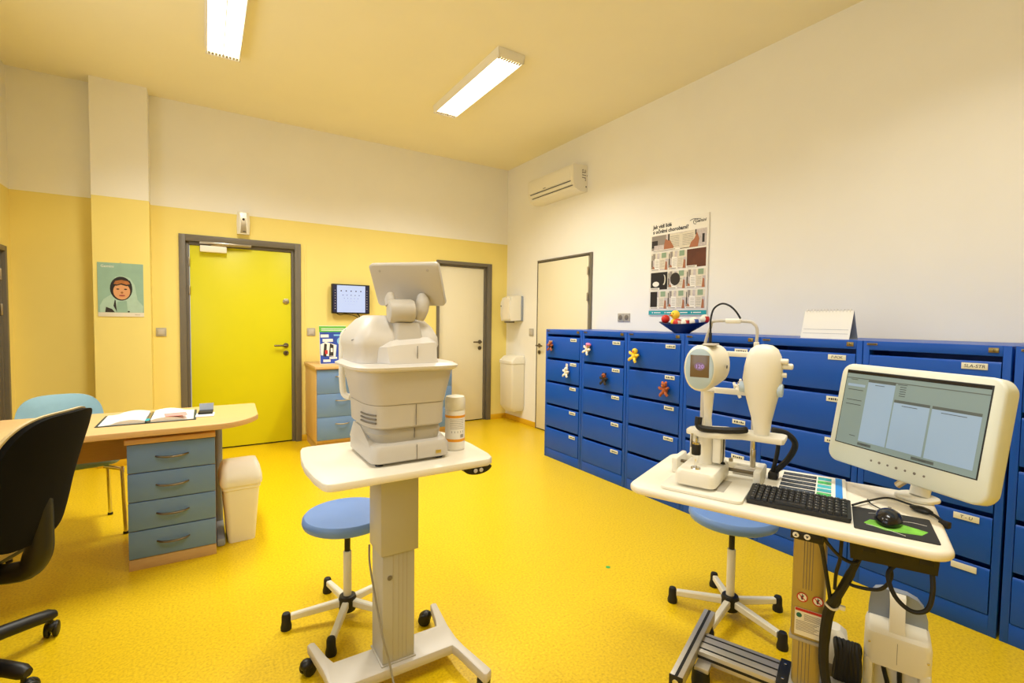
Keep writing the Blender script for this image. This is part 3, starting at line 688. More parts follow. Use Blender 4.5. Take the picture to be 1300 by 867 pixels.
b = MB(); b.loft([[(0, 0.10, 0), (0.25, 0.10, 0), (0.25, 0.103, 0), (0, 0.103, 0)], [(0.0, 0.046, 0.155), (0.25, 0.046, 0.155), (0.25, 0.049, 0.155), (0.0, 0.049, 0.155)]]); b.build('back_board', 'grey_blue', r)
MB().box(0, 0.25, 0.002, 0.101, 0.0, 0.003).build('foot_strip', 'grey_blue', r)
b = MB()
for zz in (0.028, 0.05):
    t = zz/0.155; b.rect(0.01, 0.24, zz, zz+0.0015, 0.045*t-0.0012)
b.build('ruled_lines', 'grey_blue', r)
for k in range(14): MB().tube([(0.014+0.017*k, 0.04, 0.148), (0.014+0.017*k, 0.034, 0.158), (0.014+0.017*k, 0.047, 0.164), (0.014+0.017*k, 0.058, 0.156)], 0.0013, 5).build('binding_ring', 'plastic_white', r)

# ------------------------------------------------------------------ low cabinet under the wall screen
r = thing('low_cabinet', 'low beech cabinet with light blue drawers under wall screen', 'cabinet', (0.893, 4.87, 0))
LW, LD = 1.437, YB-4.87-0.014
MB().box(0, LW, 0.02, LD, 0.09, 0.806, 0.001).build('body', 'wood_beech', r)
MB().box(-0.012, LW+0.012, -0.018, LD, 0.808, 0.838, 0.004).build('worktop', 'wood_beech', r)
MB().box(0.01, LW-0.01, 0.05, LD-0.02, 0.0, 0.09).build('plinth', 'wood_edge', r)
def bow_handle(parent, x, z, y, w_=0.13, m='metal'):
    b = MB(); pts = []
    for k in range(9):
        t = k/8; pts.append((x-w_/2+w_*t, y-0.028*math.sin(PI*t)**0.5 if 0 < t < 1 else y, z-0.004*math.sin(PI*t)))
    b.tube(pts, [0.004, 0.0055, 0.006, 0.006, 0.006, 0.006, 0.006, 0.0055, 0.004], 8)
    return b.build('handle', m, parent)
zb = [(0.115, 0.336), (0.339, 0.566), (0.569, 0.800)]
for c in range(3):
    x0 = 0.008+c*0.4735; x1 = x0+0.4705
    for z0, z1 in zb:
        d = MB().box(x0, x1, 0.0, 0.019, z0, z1, 0.0015).build('drawer', 'drawer_blue', r)
        bow_handle(d, (x0+x1)/2, z1-0.065, 0.0, 0.13)
# leaflet display on the worktop
r = thing('leaflet_stand', 'green and blue eye care leaflet propped on low cabinet', 'leaflet', (0.975, 5.10, 0.838))
BW, BH = 0.265, 0.385
ln = MB(); ln.loft([[(0, 0.0, 0), (BW, 0.0, 0), (BW, 0.004, 0), (0, 0.004, 0)], [(0, 0.06, BH), (BW, 0.06, BH), (BW, 0.064, BH), (0, 0.064, BH)]]); ln.build('card', 'print_white', r)
ang = math.atan2(0.06, BH)
pr = link('print_sheet', (lambda b: b.mesh('print_sheet', ['bro_blue', 'bro_green', 'print_white', 'bro_cyan', 'print_dark', 'warn_red']))(
    (lambda b: [b.rect(0.004, BW-0.004, 0.004, BH-0.06, 0, 0), b.rect(0.0, BW, BH-0.06, BH, 0, 1), b.rect(0.02, BW-0.02, BH-0.045, BH-0.038, -0.0004, 2), b.rect(0.02, BW-0.02, BH-0.028, BH-0.022, -0.0004, 2),
        b.rect(0.012, 0.09, 0.27, 0.30, -0.0004, 2), b.rect(0.03, 0.13, 0.225, 0.255, -0.0004, 2), b.poly([(0.01, 0.09), (0.15, 0.07), (0.165, 0.19), (0.06, 0.225), (0.01, 0.2)], -0.0003, 2),
        b.poly([(0.03, 0.08), (0.06, 0.07), (0.07, 0.2), (0.045, 0.21)], -0.0006, 4), b.poly([(0.085, 0.08), (0.13, 0.08), (0.135, 0.19), (0.1, 0.21)], -0.0006, 4), b.rect(0.05, 0.075, 0.1, 0.14, -0.0008, 5), b.rect(0.105, 0.125, 0.12, 0.16, -0.0008, 2),
        b.ell(0.205, 0.23, 0.035, 0.04, -0.0004, 3), b.ell(0.205, 0.23, 0.015, 0.018, -0.0008, 2), b.ell(0.215, 0.12, 0.028, 0.03, -0.0004, 3), b.rect(0.03, 0.1, 0.02, 0.045, -0.0008, 2), b.rect(0.09, 0.165, 0.05, 0.068, -0.0008, 2), b.rect(0.14, 0.25, 0.285, 0.3, -0.0005, 3), b][-1])(MB())), r, (0, -0.0012, 0), (-ang, 0, 0))
MB().box(0.1, 0.16, 0.05, 0.11, 0.0, 0.006).build('prop_foot', 'print_white', r)
MB().loft([[(0.1, 0.10, 0.004), (0.16, 0.10, 0.004), (0.16, 0.104, 0.004), (0.1, 0.104, 0.004)], [(0.1, 0.05, 0.29), (0.16, 0.05, 0.29), (0.16, 0.053, 0.29), (0.1, 0.053, 0.29)]]).build('prop', 'print_white', r)

# ------------------------------------------------------------------ desk with wing
r = thing('desk', 'beech office desk with a rounded end and side wing', 'desk', (0, 0, 0))
DZ1, DZ0 = 0.731, 0.700
pts = []
def arc(cx, cy, rad, a0, a1, n=10, ry=None):
    return [(cx+rad*math.cos(a0+(a1-a0)*k/n), cy+(ry or rad)*math.sin(a0+(a1-a0)*k/n)) for k in range(n+1)]
front = 2.972
pts += [(-1.29, 1.75), (-0.72, 1.75)]
pts += [(-0.70, 2.45)]
pts += arc(-0.42, 2.69, 0.282, PI, PI/2, 8)
pts += [(-0.1, front)]
pts += arc(0.03, 3.30, 0.245, -PI/2, -0.35, 8, 0.328)[1:]
pts += [(0.276, 3.59), (0.262, 3.605), (-1.29, 3.63)]
MB().plate(pts, DZ0, DZ1, 0.004).build('desk_top', 'wood_beech', r)
MB().box(-1.0, -0.02, 3.40, 3.418, 0.50, 0.699).build('modesty_panel', 'wood_edge', r)
lg = MB(); lg.rod((0.064, 3.44, 0.03), (0.064, 3.44, 0.699), 0.020, 14); lg.build('leg', 'grey_blue', r)
MB().box(0.044, 0.086, 3.13, 3.58, 0.0, 0.045, 0.012).build('foot', 'grey_blue', r)
MB().box(-1.285, -1.262, 1.80, 3.55, 0.0, 0.699).build('side_panel', 'wood_beech', r)
MB().box(-1.26, -0.80, 1.78, 1.80, 0.0, 0.699).build('end_panel', 'wood_beech', r)
# drawer pedestal
r = thing('drawer_pedestal', 'beech pedestal with four light blue drawers under desk', 'drawer unit', (-0.337, 3.045, 0))
PWD = 0.378
MB().box(0, PWD, 0.034, 0.44, 0.0, 0.65, 0.001).build('body', 'wood_beech', r)
MB().box(-0.008, PWD+0.002, -0.012, 0.44, 0.6515, 0.677, 0.003).build('top', 'wood_beech', r)
MB().box(0.0, PWD, 0.006, 0.0335, 0.0, 0.058, 0.001).build('plinth', 'wood_edge', r)
for z0, z1 in ((0.062, 0.202), (0.207, 0.351), (0.356, 0.499), (0.504, 0.647)):
    d = MB().box(0.001, PWD-0.001, 0.0, 0.0175, z0, z1, 0.0015).build('drawer', 'drawer_blue', r)
    bow_handle(d, 0.187, (z0+z1)/2+0.004, 0.0, 0.14, 'metal_dark')
# waste bin
r = thing('waste_bin', 'cream plastic swing-lid waste bin beside the desk pedestal', 'bin', (0.166, 3.245, 0), 0.04)
b = MB(); b.loft([ring(-0.068, 0.068, -0.093, 0.093, 0.02, 0.0), ring(-0.07, 0.07, -0.095, 0.095, 0.022, 0.01), ring(-0.092, 0.092, -0.118, 0.118, 0.03, 0.31), ring(-0.098, 0.098, -0.124, 0.124, 0.03, 0.315), ring(-0.098, 0.098, -0.124, 0.124, 0.03, 0.335)]); b.build('bucket', 'bin_cream', r)
b = MB(); b.loft([ring(-0.105, 0.105, -0.132, 0.132, 0.035, 0.337), ring(-0.107, 0.107, -0.134, 0.134, 0.035, 0.355), ring(-0.105, 0.105, -0.130, 0.130, 0.035, 0.385), ring(-0.097, 0.097, -0.093, 0.093, 0.03, 0.432), ring(-0.087, 0.087, -0.055, 0.055, 0.025, 0.458), ring(-0.078, 0.078, -0.04, 0.04, 0.02, 0.462)]); b.build('lid', 'bin_cream', r)
# binder, stamp pad, wire tray on the desk
r = thing('open_binder', 'open binder of papers lying on the desk', 'binder', (-0.26, 3.325, DZ1), 0.0)
b = MB(); b.box(-0.215, 0.215, -0.165, 0.165, 0.0, 0.004, 0.001); b.build('cover', 'binder_dark', r)
for s, nm in ((-1, 0), (1, 1)):
    b = MB(); rr = random.Random(3+s)
    R_ = []
    for k in range(9):
        t = k/8; x = s*(0.012+0.19*t); zz = 0.006+0.020*math.sin(PI*min(1, t*1.15+0.12))**0.7
        R_.append([(x, -0.155, 0.0042), (x, 0.155, 0.0042), (x, 0.155, zz), (x, -0.155, zz)])
    b.loft(R_); b.build('paper_stack', 'paper', r)
MB().box(0.06, 0.16, -0.164, -0.06, 0.0275, 0.0285).build('divider_sheet', 'paper_pink', r, (0, 0, 0), (0, 0, 0.1))
MB().box(-0.006, 0.006, -0.15, 0.15, 0.0042, 0.012, 0.002).build('ring_bar', 'metal', r)
MB().box(-0.012, 0.006, -0.158, -0.09, 0.0125, 0.0145, 0.0005).build('index_tab', 'print_teal', r)
r = thing('stamp_pad', 'small black stamp pad with open case beside the binder', 'stamp pad', (0.0, 3.32, DZ1), -0.06)
b = MB(); b.box(-0.045, 0.045, -0.1, 0.02, 0.0, 0.005, 0.001); b.build('sheet', 'paper', r)
b = MB(); b.box(-0.036, 0.036, -0.04, 0.06, 0.0055, 0.016, 0.003); b.build('pad', 'black_plastic', r)
b = MB(); b.loft([[(-0.036, 0.061, 0.006), (0.036, 0.061, 0.006), (0.036, 0.066, 0.006), (-0.036, 0.066, 0.006)], [(-0.036, 0.082, 0.05), (0.036, 0.082, 0.05), (0.036, 0.087, 0.05), (-0.036, 0.087, 0.05)]]); b.build('case_lid', 'grey_blue', r)
r = thing('wire_tray', 'black wire letter tray at the desk edge by the wall', 'tray', (-1.06, 3.40, DZ1), 0)
b = MB()
for z in (0.003, 0.065): b.tube([(-0.15, -0.11, z), (0.15, -0.11, z), (0.15, 0.11, z), (-0.15, 0.11, z), (-0.15, -0.11, z)], 0.003, 6)
for x, yv in ((-0.15, -0.11), (0.15, -0.11), (0.15, 0.11), (-0.15, 0.11)): b.cyl((x, yv, 0.003), (x, yv, 0.065), 0.003, n=6)
b.build('frame', 'black_plastic', r)
for k in range(13): MB().cyl((-0.15+0.025*k, -0.11, 0.003), (-0.15+0.025*k, 0.11, 0.003), 0.0015, n=5).build('wire', 'black_plastic', r)
MB().box(-0.13, 0.13, -0.1, 0.1, 0.0052, 0.02).build('paper_stack', 'paper', r)

# ------------------------------------------------------------------ chairs
r = thing('visitor_chair', 'blue upholstered visitor chair with chrome legs behind desk', 'chair', (-0.697, 3.762, 0), math.radians(194.4))
b = MB()
seat = rrect(-0.235, 0.235, -0.20, 0.22, 0.09, 6)
b.plate(seat, 0.425, 0.47, 0.02, seg=3); b.build('seat', 'chair_blue', r)
def slab(mb, cols, rows, fn_front, fn_back, m=0):
    """closed sheet from two surfaces"""
    F = [[fn_front(i/cols, j/rows) for i in range(cols+1)] for j in range(rows+1)]
    B = [[fn_back(i/cols, j/rows) for i in range(cols+1)] for j in range(rows+1)]
    vs = [p for rw in F for p in rw]+[p for rw in B for p in rw]; n = cols+1; N = n*(rows+1); fs = []
    for j in range(rows):
        for i in range(cols):
            fs.append([j*n+i, j*n+i+1, (j+1)*n+i+1, (j+1)*n+i]); fs.append([N+j*n+i, N+(j+1)*n+i, N+(j+1)*n+i+1, N+j*n+i+1])
    edge = [(0, i) for i in range(n)]+[(j, cols) for j in range(1, rows+1)]+[(rows, i) for i in range(cols-1, -1, -1)]+[(j, 0) for j in range(rows-1, 0, -1)]
    for a, c in zip(edge, edge[1:]+edge[:1]):
        i0 = a[0]*n+a[1]; i1 = c[0]*n+c[1]; fs.append([i1, i0, N+i0, N+i1])
    mb.add(vs, fs, m)
def sup(s, v, n):      # superellipse mapping of the unit square
    x, y = 2*s-1, 2*v-1; m_ = max(abs(x), abs(y))
    if m_ < 1e-6: return 0.0, 0.0
    k = (abs(x/m_)**n+abs(y/m_)**n)**(1/n)
    return x/k, y/k
def vback(sign):
    def fn(s, v):
        x, z = sup(s, v, 3.4); bulge = 0.014*(1-max(abs(x), abs(z))**4)
        w_ = 0.205*(1-0.06*z)
        return (x*w_, -0.225-0.05*(z+1)*0.9+0.05*x*x+sign*(0.008+bulge), 0.635+z*0.165)
    return fn
b = MB(); slab(b, 16, 12, vback(1), vback(-1)); b.build('backrest', 'chair_blue', r)
for s in (-1, 1):
    MB().tube([(s*0.15, 0.18, 0.418), (s*0.225, 0.195, 0.39), (s*0.232, 0.20, 0.36), (s*0.242, 0.212, 0.008)], 0.011, 10, smooth_n=4).build('leg', 'chrome', r)
    MB().tube([(s*0.15, -0.15, 0.418), (s*0.205, -0.165, 0.39), (s*0.21, -0.17, 0.36), (s*0.222, -0.205, 0.008)], 0.011, 10, smooth_n=4).build('leg', 'chrome', r)
    MB().cyl((s*0.242, 0.212, 0.0), (s*0.242, 0.212, 0.014), 0.014).build('foot_cap', 'black_rubber', r)
    MB().cyl((s*0.222, -0.205, 0.0), (s*0.222, -0.205, 0.014), 0.014).build('foot_cap', 'black_rubber', r)
    MB().tube([(s*0.15, -0.12, 0.422), (s*0.16, -0.22, 0.43), (s*0.16, -0.243, 0.49), (s*0.15, -0.252, 0.56)], 0.009, 8, smooth_n=4).build('back_support', 'chrome', r)

OF = 1.20
r = thing('office_chair', 'black swivel office chair with pale seat at the desk', 'chair', (-0.79, 2.39, 0), OF)
bx, by, bz, rec = 0.005, -0.357, 0.736, 0.26
def oback(off, grow=0.0):
    def fn(s, v):
        x, z = sup(s, v, 4.0)
        hw = (0.203+grow)*(1-0.07*max(0, z)**2-0.04*max(0, -z)); hh = 0.233+grow
        cur = 0.045*x*x+0.012*math.cos(z*2.0)
        h = z*hh
        return (bx+x*hw, by-h*math.sin(rec)+cur+off, bz+h*math.cos(rec))
    return fn
b = MB(); slab(b, 20, 16, oback(0.012), lambda s, v: tuple(a-b_ for a, b_ in zip(oback(-0.012)(s, v), (0, 0.012*(1-max(abs(2*s-1), abs(2*v-1))**4), 0)))); b.build('backrest', 'black_fabric', r)
b = MB(); slab(b, 20, 16, lambda s, v: tuple(a+b_ for a, b_ in zip(oback(0.024, 0.006)(s, v), (0, 0.02*(1-max(abs(2*s-1), abs(2*v-1))**4), 0))), oback(0.0125, 0.006)); b.build('back_cushion', 'seat_beige', r)
MB().plate(rrect(-0.235, 0.235, -0.23, 0.24, 0.09, 6), 0.455, 0.515, 0.025, seg=3).build('seat', 'seat_beige', r)
MB().plate(rrect(-0.215, 0.215, -0.20, 0.22, 0.08, 6), 0.43, 0.4545, 0.008).build('seat_pan', 'black_plastic', r)
b = MB(); b.tube([(bx, by+0.035, 0.66), (bx, by+0.04, 0.55), (bx*0.8, by+0.05, 0.46), (bx*0.4, by+0.10, 0.405), (0, -0.05, 0.40)], [0.03, 0.036, 0.04, 0.035, 0.03], 10, smooth_n=5); b.build('back_bracket', 'black_plastic', r)
MB().box(-0.07, 0.07, -0.12, 0.1, 0.375, 0.428, 0.012).build('tilt_mechanism', 'black_plastic', r)
MB().cyl((0, 0, 0.10), (0, 0, 0.24), 0.028).build('gas_sleeve', 'black_plastic', r)
MB().cyl((0, 0, 0.24), (0, 0, 0.376), 0.014).build('gas_piston', 'chrome', r)
MB().lathe([(0.02, 0.07), (0.05, 0.075), (0.052, 0.12), (0.035, 0.14), (0.02, 0.141)]).build('hub', 'black_plastic', r)
def twin_castor(parent, x, yv, ang, rr=0.03, top=0.075, m='black_plastic'):
    ca, sa = math.cos(ang), math.sin(ang)
    b = MB()
    for s in (-1, 1):
        c = Vector((x+ca*0.012, yv+sa*0.012, rr)); n = Vector((-sa, ca, 0))
        b.rod(c+n*(0.004*s), c+n*(0.022*s), rr, 18, 0.35)
    b.cyl((x, yv, rr), (x, yv, top), 0.008, n=8)
    b.ball((x+ca*0.006, yv+sa*0.006, rr+0.014), 0.024, 0.024, 0.02)
    return b.build('castor', m, parent)
for k in range(5):
    a = math.radians(37+72*k)-OF; ca, sa = math.cos(a), math.sin(a)
    b = MB(); RR = 0.335; rings_ = []
    for t in (0.1, 0.3, 0.55, 0.8, 0.94, 1.0):
        z = 0.118-0.026*t*t; wv = 0.030-0.006*t; h = 0.027-0.003*t
        if t == 1.0: wv *= 0.7; h *= 0.6
        c = Vector((ca*RR*t, sa*RR*t, z)); nn = Vector((-sa, ca, 0))
        rings_.append([c+nn*wv*math.cos(u_)+Vector((0, 0, h*math.sin(u_))) for u_ in [2*PI*q/10 for q in range(10)]])
    b.loft(rings_); lg = b.build('base_arm', 'black_plastic', r)
    twin_castor(r, ca*RR*0.95, sa*RR*0.95, a+0.9, 0.03, 0.092)

# ------------------------------------------------------------------ stools
def make_stool(label, loc, a0, seat_top):
    r = thing('swivel_stool', label, 'stool', loc, 0, 'round blue stools on five white legs')
    zt = seat_top; z0 = zt-0.05
    MB().lathe([(0.02, z0-0.002), (0.165, z0), (0.178, z0+0.008), (0.183, z0+0.022), (0.181, z0+0.036), (0.172, z0+0.046), (0.14, zt), (0.01, zt+0.002)], n=44).build('seat', 'stool_blue', r)
    MB().cyl((0, 0, z0-0.045), (0, 0, z0-0.002), 0.017).build('collar', 'black_plastic', r)
    MB().cyl((0, 0, 0.25), (0, 0, z0-0.045), 0.0125).build('piston', 'black_plastic', r)
    MB().rod((0, 0, 0.085), (0, 0, z0-0.125), 0.0175, 16, 0.15).build('column', 'white_enamel', r)
    MB().lathe([(0.02, 0.03), (0.034, 0.032), (0.037, 0.05), (0.037, 0.085), (0.033, 0.096), (0.02, 0.098)]).build('hub', 'black_plastic', r)
    for k in range(5):
        a = math.radians(a0+72*k); ca, sa = math.cos(a), math.sin(a); rings_ = []
        for t, z, hw, hh in ((0.028, 0.068, 0.014, 0.016), (0.225, 0.05, 0.012, 0.013)):
            c = Vector((ca*t, sa*t, z)); nn = Vector((-sa, ca, 0))
            rings_.append([c+nn*(hw*q[0])+Vector((0, 0, hh*q[1])) for q in ((-1, -0.7), (-0.7, -1), (0.7, -1), (1, -0.7), (1, 0.7), (0.7, 1), (-0.7, 1), (-1, 0.7))])
        b = MB(); b.loft(rings_); b.build('leg', 'white_enamel', r)
        MB().lathe([(0.021, 0.0), (0.022, 0.012), (0.018, 0.03), (0.0175, 0.058), (0.014, 0.068), (0.004, 0.07)], (ca*0.243, sa*0.243, 0), 16).build('foot', 'black_rubber', r)
make_stool('round blue stool behind the table with the standing examination device', (0.512, 2.11, 0), 170, 0.468)
make_stool('round blue stool tucked under the slit lamp table', (1.955, 1.235, 0), 122, 0.48)
# ------------------------------------------------------------------ lifting table in the middle
T1X, T1Y, T1Z = 0.565, 1.655, 0.82
r = thing('instrument_table', 'white motorised lifting table on castors carrying the examination device', 'table', (T1X, T1Y, 0))
pts = []
for x, yv in ((0.312, 1.435), (0.825, 1.435), (0.850, 1.455), (0.862, 1.50), (0.872, 1.66), (0.866, 1.84), (0.856, 1.885), (0.835, 1.905), (0.32, 1.912), (0.298, 1.90), (0.288, 1.87), (0.272, 1.75), (0.267, 1.65), (0.273, 1.53), (0.284, 1.46), (0.293, 1.443)):
    pts.append((x-T1X, yv-T1Y))
MB().plate(pts, 0.795, T1Z, 0.004).build('table_top', 'table_white', r)
MB().box(-0.065, 0.071, -0.055, 0.080, 0.482, 0.794, 0.003).build('column_sleeve', 'column_grey', r)
b = MB(); b.box(-0.057, 0.059, -0.049, 0.074, 0.094, 0.482, 0.003)
for x in (-0.02, 0.0, 0.015, 0.03): b.box(x-0.0012, x+0.0012, -0.0502, -0.048, 0.1, 0.481, m=1)
b.build('column', ['column_grey', 'plastic_grey_d'], r)
MB().rod((-0.032, -0.049, 0.40), (-0.032, -0.051, 0.40), 0.009, 16).build('cap_plug', 'plastic_dark', r)
MB().box(-0.062, 0.064, -0.054, 0.079, 0.0885, 0.0945, 0.002).build('column_flange', 'plastic_grey_d', r)
half = [(0.20, 1.585), (0.207, 1.56), (0.228, 1.395), (0.238, 1.388), (0.262, 1.402), (0.262, 1.41), (0.237, 1.56), (0.232, 1.62), (0.236, 1.70), (0.258, 1.865), (0.245, 1.873), (0.232, 1.868), (0.208, 1.76), (0.195, 1.722)]
poly = [(x, y-T1Y) for x, y in half]+[(-x, y-T1Y) for x, y in half[::-1]]
MB().plate(poly, 0.052, 0.089, 0.006).build('base_frame', 'plastic_grey', r)
for x, yv, a in ((0.222, 1.875, 2.6), (-0.272, 1.825, 0.4), (0.243, 1.425, 0.9), (-0.243, 1.425, 2.0)):
    twin_castor(r, x, yv-T1Y, a, 0.026, 0.058)
b = MB(); n = 14
rg = [[(0.222+0.054*math.cos(PI+PI*k/n), yv, 0.7945+0.024*math.sin(PI+PI*k/n)) for k in range(n+1)] for yv in (-0.216, -0.15)]
b.loft(rg); b.build('control_panel', 'black_plastic', r)
for k in range(2): MB().rod((0.212+0.022*k, -0.2155, 0.7845), (0.212+0.022*k, -0.2185, 0.7845), 0.0075, 14).build('control_button', 'plastic_grey', r)
o = MB(); o.tube([(0.497, 1.728, 0.478), (0.493, 1.71, 0.42), (0.497, 1.665, 0.33), (0.503, 1.592, 0.21), (0.523, 1.578, 0.12), (0.53, 1.54, 0.05), (0.535, 1.44, 0.006), (0.52, 1.30, 0.006)], 0.0035, 6, smooth_n=8)
tag(o.build('power_cable', 'cable_grey'), 'thin grey cable hanging down the lifting table column', 'cable')

# ------------------------------------------------------------------ refractometer standing on it
IX, IY = 0.582, 1.66
r = thing('refractometer', 'cream standing eye examination device with tilted display, seen from behind', 'eye instrument', (IX, IY, T1Z))
def iring(x0, x1, y0, y1, rad, z, dz=None): return ring(x0-IX, x1-IX, y0-IY, y1-IY, rad, z-T1Z, 5, dz)
b = MB()
b.loft([iring(0.452, 0.712, 1.525, 1.805, 0.03, 0.828), iring(0.444, 0.720, 1.515, 1.812, 0.032, 0.834), iring(0.444, 0.720, 1.515, 1.812, 0.032, 0.872, lambda x, y: 0.0), iring(0.452, 0.712, 1.523, 1.804, 0.03, 0.886), iring(0.47, 0.69, 1.54, 1.79, 0.03, 0.890)])
b.build('base', 'plastic_grey', r)
for sx in (-1, 1):
    xo = (0.447 if sx < 0 else 0.717)-IX; xi = (0.485 if sx < 0 else 0.679)-IX
    b = MB(); b.loft([[(xo, 1.54-IY, 0.05), (xi, 1.54-IY, 0.05), (xi, 1.805-IY, 0.05), (xo, 1.805-IY, 0.05)], [(xo-sx*0.002, 1.56-IY, 0.066), (xi, 1.56-IY, 0.066), (xi, 1.80-IY, 0.066), (xo-sx*0.002, 1.80-IY, 0.066)], [(xo-sx*0.010, 1.70-IY, 0.105), (xi-sx*0.004, 1.70-IY, 0.10), (xi-sx*0.004, 1.79-IY, 0.10), (xo-sx*0.010, 1.79-IY, 0.105)]]); b.build('base_shoulder', 'plastic_grey', r)
    for yv in (1.545, 1.78): MB().cyl((xo-sx*0.03, yv-IY, 0.0), (xo-sx*0.03, yv-IY, 0.012), 0.013).build('foot', 'black_rubber', r)
MB().rod((-0.112, -0.045, 0.075), (-0.112, -0.020, 0.105), 0.009, 10).build('clamp_knob', 'grey_blue', r)
def iring2(x0, x1, y0, y1, rl, rr_, z, n=8):
    """ring with a wide front-left corner"""
    out = []
    for cx, cy, ax_, ay_, a in ((x1-rr_, y0+rr_, rr_, rr_, -PI/2), (x1-rr_, y1-rr_, rr_, rr_, 0), (x0+rr_, y1-rr_, rr_, rr_, PI/2), (x0+rl*0.62, y0+rl, rl*0.62, rl, PI)):
        for k in range(n+1):
            t = a+PI/2*k/n; out.append((cx+ax_*math.copysign(abs(math.cos(t))**0.85, math.cos(t))-IX, cy+ay_*math.copysign(abs(math.sin(t))**0.85, math.sin(t))-IY, z-T1Z))
    return out
b = MB(); b.loft([iring2(0.465, 0.695, 1.545, 1.79, 0.09, 0.04, 0.889), iring2(0.458, 0.700, 1.538, 1.79, 0.09, 0.04, 0.92), iring2(0.466, 0.695, 1.545, 1.79, 0.09, 0.04, 0.937)]); b.build('waist', 'plastic_grey_d', r)
b = MB(); b.loft([iring2(0.450, 0.698, 1.535, 1.795, 0.11, 0.04, 0.938), iring2(0.444, 0.704, 1.528, 1.80, 0.11, 0.04, 0.944), iring2(0.440, 0.706, 1.524, 1.80, 0.11, 0.04, 1.018)]); b.build('lower_housing', 'plastic_grey', r)
b = MB(); b.loft([iring2(0.440, 0.708, 1.522, 1.80, 0.11, 0.04, 1.0195), iring2(0.434, 0.714, 1.516, 1.806, 0.11, 0.045, 1.05), iring2(0.418, 0.734, 1.508, 1.815, 0.12, 0.05, 1.128)]); b.build('middle_housing', 'plastic_grey', r)
b = MB(); b.loft([iring2(0.412, 0.738, 1.505, 1.82, 0.12, 0.05, 1.1285), iring2(0.392, 0.748, 1.488, 1.835, 0.13, 0.06, 1.137), iring2(0.390, 0.750, 1.486, 1.836, 0.13, 0.06, 1.145), iring2(0.41, 0.735, 1.505, 1.82, 0.12, 0.05, 1.154)]); b.build('ledge', 'instrument_cream', r)
b = MB(); b.loft([iring2(0.418, 0.690, 1.570, 1.81, 0.06, 0.03, 1.1545), iring2(0.418, 0.692, 1.568, 1.812, 0.06, 0.03, 1.19), iring2(0.410, 0.700, 1.56, 1.815, 0.06, 0.035, 1.212), iring2(0.412, 0.698, 1.56, 1.815, 0.06, 0.04, 1.238), iring2(0.432, 0.688, 1.582, 1.81, 0.06, 0.05, 1.272), iring2(0.456, 0.668, 1.61, 1.80, 0.06, 0.05, 1.298), iring2(0.48, 0.64, 1.635, 1.78, 0.05, 0.045, 1.312)]); b.build('head_shell', 'instrument_cream', r)
b = MB()
def il(pts): return [(x-IX, y-IY, z-T1Z) for x, y, z in pts]
b.loft([il([(0.470, 1.585, 1.1545), (0.505, 1.520, 1.1545), (0.530, 1.513, 1.1545), (0.655, 1.513, 1.1545), (0.672, 1.520, 1.1545), (0.692, 1.585, 1.1545)]),
        il([(0.470, 1.585, 1.168), (0.502, 1.522, 1.168), (0.532, 1.514, 1.168), (0.648, 1.514, 1.168), (0.668, 1.522, 1.168), (0.688, 1.585, 1.168)]),
        il([(0.468, 1.585, 1.205), (0.498, 1.534, 1.208), (0.53, 1.526, 1.214), (0.65, 1.526, 1.222), (0.672, 1.534, 1.220), (0.690, 1.585, 1.215)]),
        il([(0.500, 1.600, 1.225), (0.518, 1.556, 1.226), (0.54, 1.550, 1.234), (0.638, 1.550, 1.240), (0.655, 1.556, 1.238), (0.675, 1.600, 1.235)])])
b.build('rear_cover', 'instrument_cream', r)
b = MB(); b.loft([iring(0.530, 0.632, 1.545, 1.67, 0.015, 1.228), iring(0.534, 0.626, 1.552, 1.67, 0.015, 1.262), iring(0.536, 0.622, 1.558, 1.66, 0.015, 1.288)]); b.build('neck', 'plastic_grey', r)
for k in range(3):
    vz = 0.140+0.013*k
    MB().tube([(0.5095-0.0685*math.cos(t)**0.85-IX, 1.634-0.1105*math.sin(t)**0.85-IY, vz) for t in [0.02+0.13*q for q in range(8)]], 0.0034, 6).build('vent_slot', 'plastic_dark', r)
b = MB()
for z0, z1, yv in ((0.012, 0.062, 1.5145), (0.08, 0.114, 1.538), (0.126, 0.197, 1.5235), (0.350, 0.392, 1.514)): b.box(0.0122, 0.0138, yv-IY-0.0012, yv-IY+0.002, z0, z1)
b.build('seam', 'plastic_dark', r)
MB().tube([(0.4105-IX, 1.632-IY, 0.408), (0.414-IX, 1.605-IY, 0.412), (0.424-IX, 1.584-IY, 0.410), (0.424-IX, 1.586-IY, 0.400), (0.416-IX, 1.602-IY, 0.396)], 0.0014, 5, smooth_n=5).build('logo_arc', 'ink', r)
MB().box(0.08, 0.10, -0.1465, -0.1445, 0.022, 0.034).build('badge', 'chrome', r)
# hinge and display
yaw, tilt = math.radians(-47.08), math.radians(-27.2)
av = Vector((math.cos(yaw), math.sin(yaw), 0)); nv = Vector((math.sin(yaw), -math.cos(yaw), 0)); uv = Vector((0, 0, 1))*math.cos(tilt)-nv*math.sin(tilt)
dn = av.cross(uv)
pc = Vector((0.595-IX, 1.62-IY, 1.417-T1Z))
rm = Matrix((av, -dn, uv)).transposed().to_4x4()
b = MB(); o_ = rrect(-0.13, 0.13, -0.079, 0.079, 0.014, 4)
b.loft([[(x*k, yy, z*k2) for x, z in o_] for yy, k, k2 in ((0.0, 0.97, 0.95), (0.004, 1.0, 1.0), (0.018, 1.0, 1.0), (0.024, 0.98, 0.97))])
disp = b.build('display', 'plastic_grey', r, pc, rm.to_euler())
MB().rect(-0.118, 0.118, -0.066, 0.066, 0.0).build('display_screen', 'screen_black', disp, (0, 0.0245, 0), (0, 0, PI))
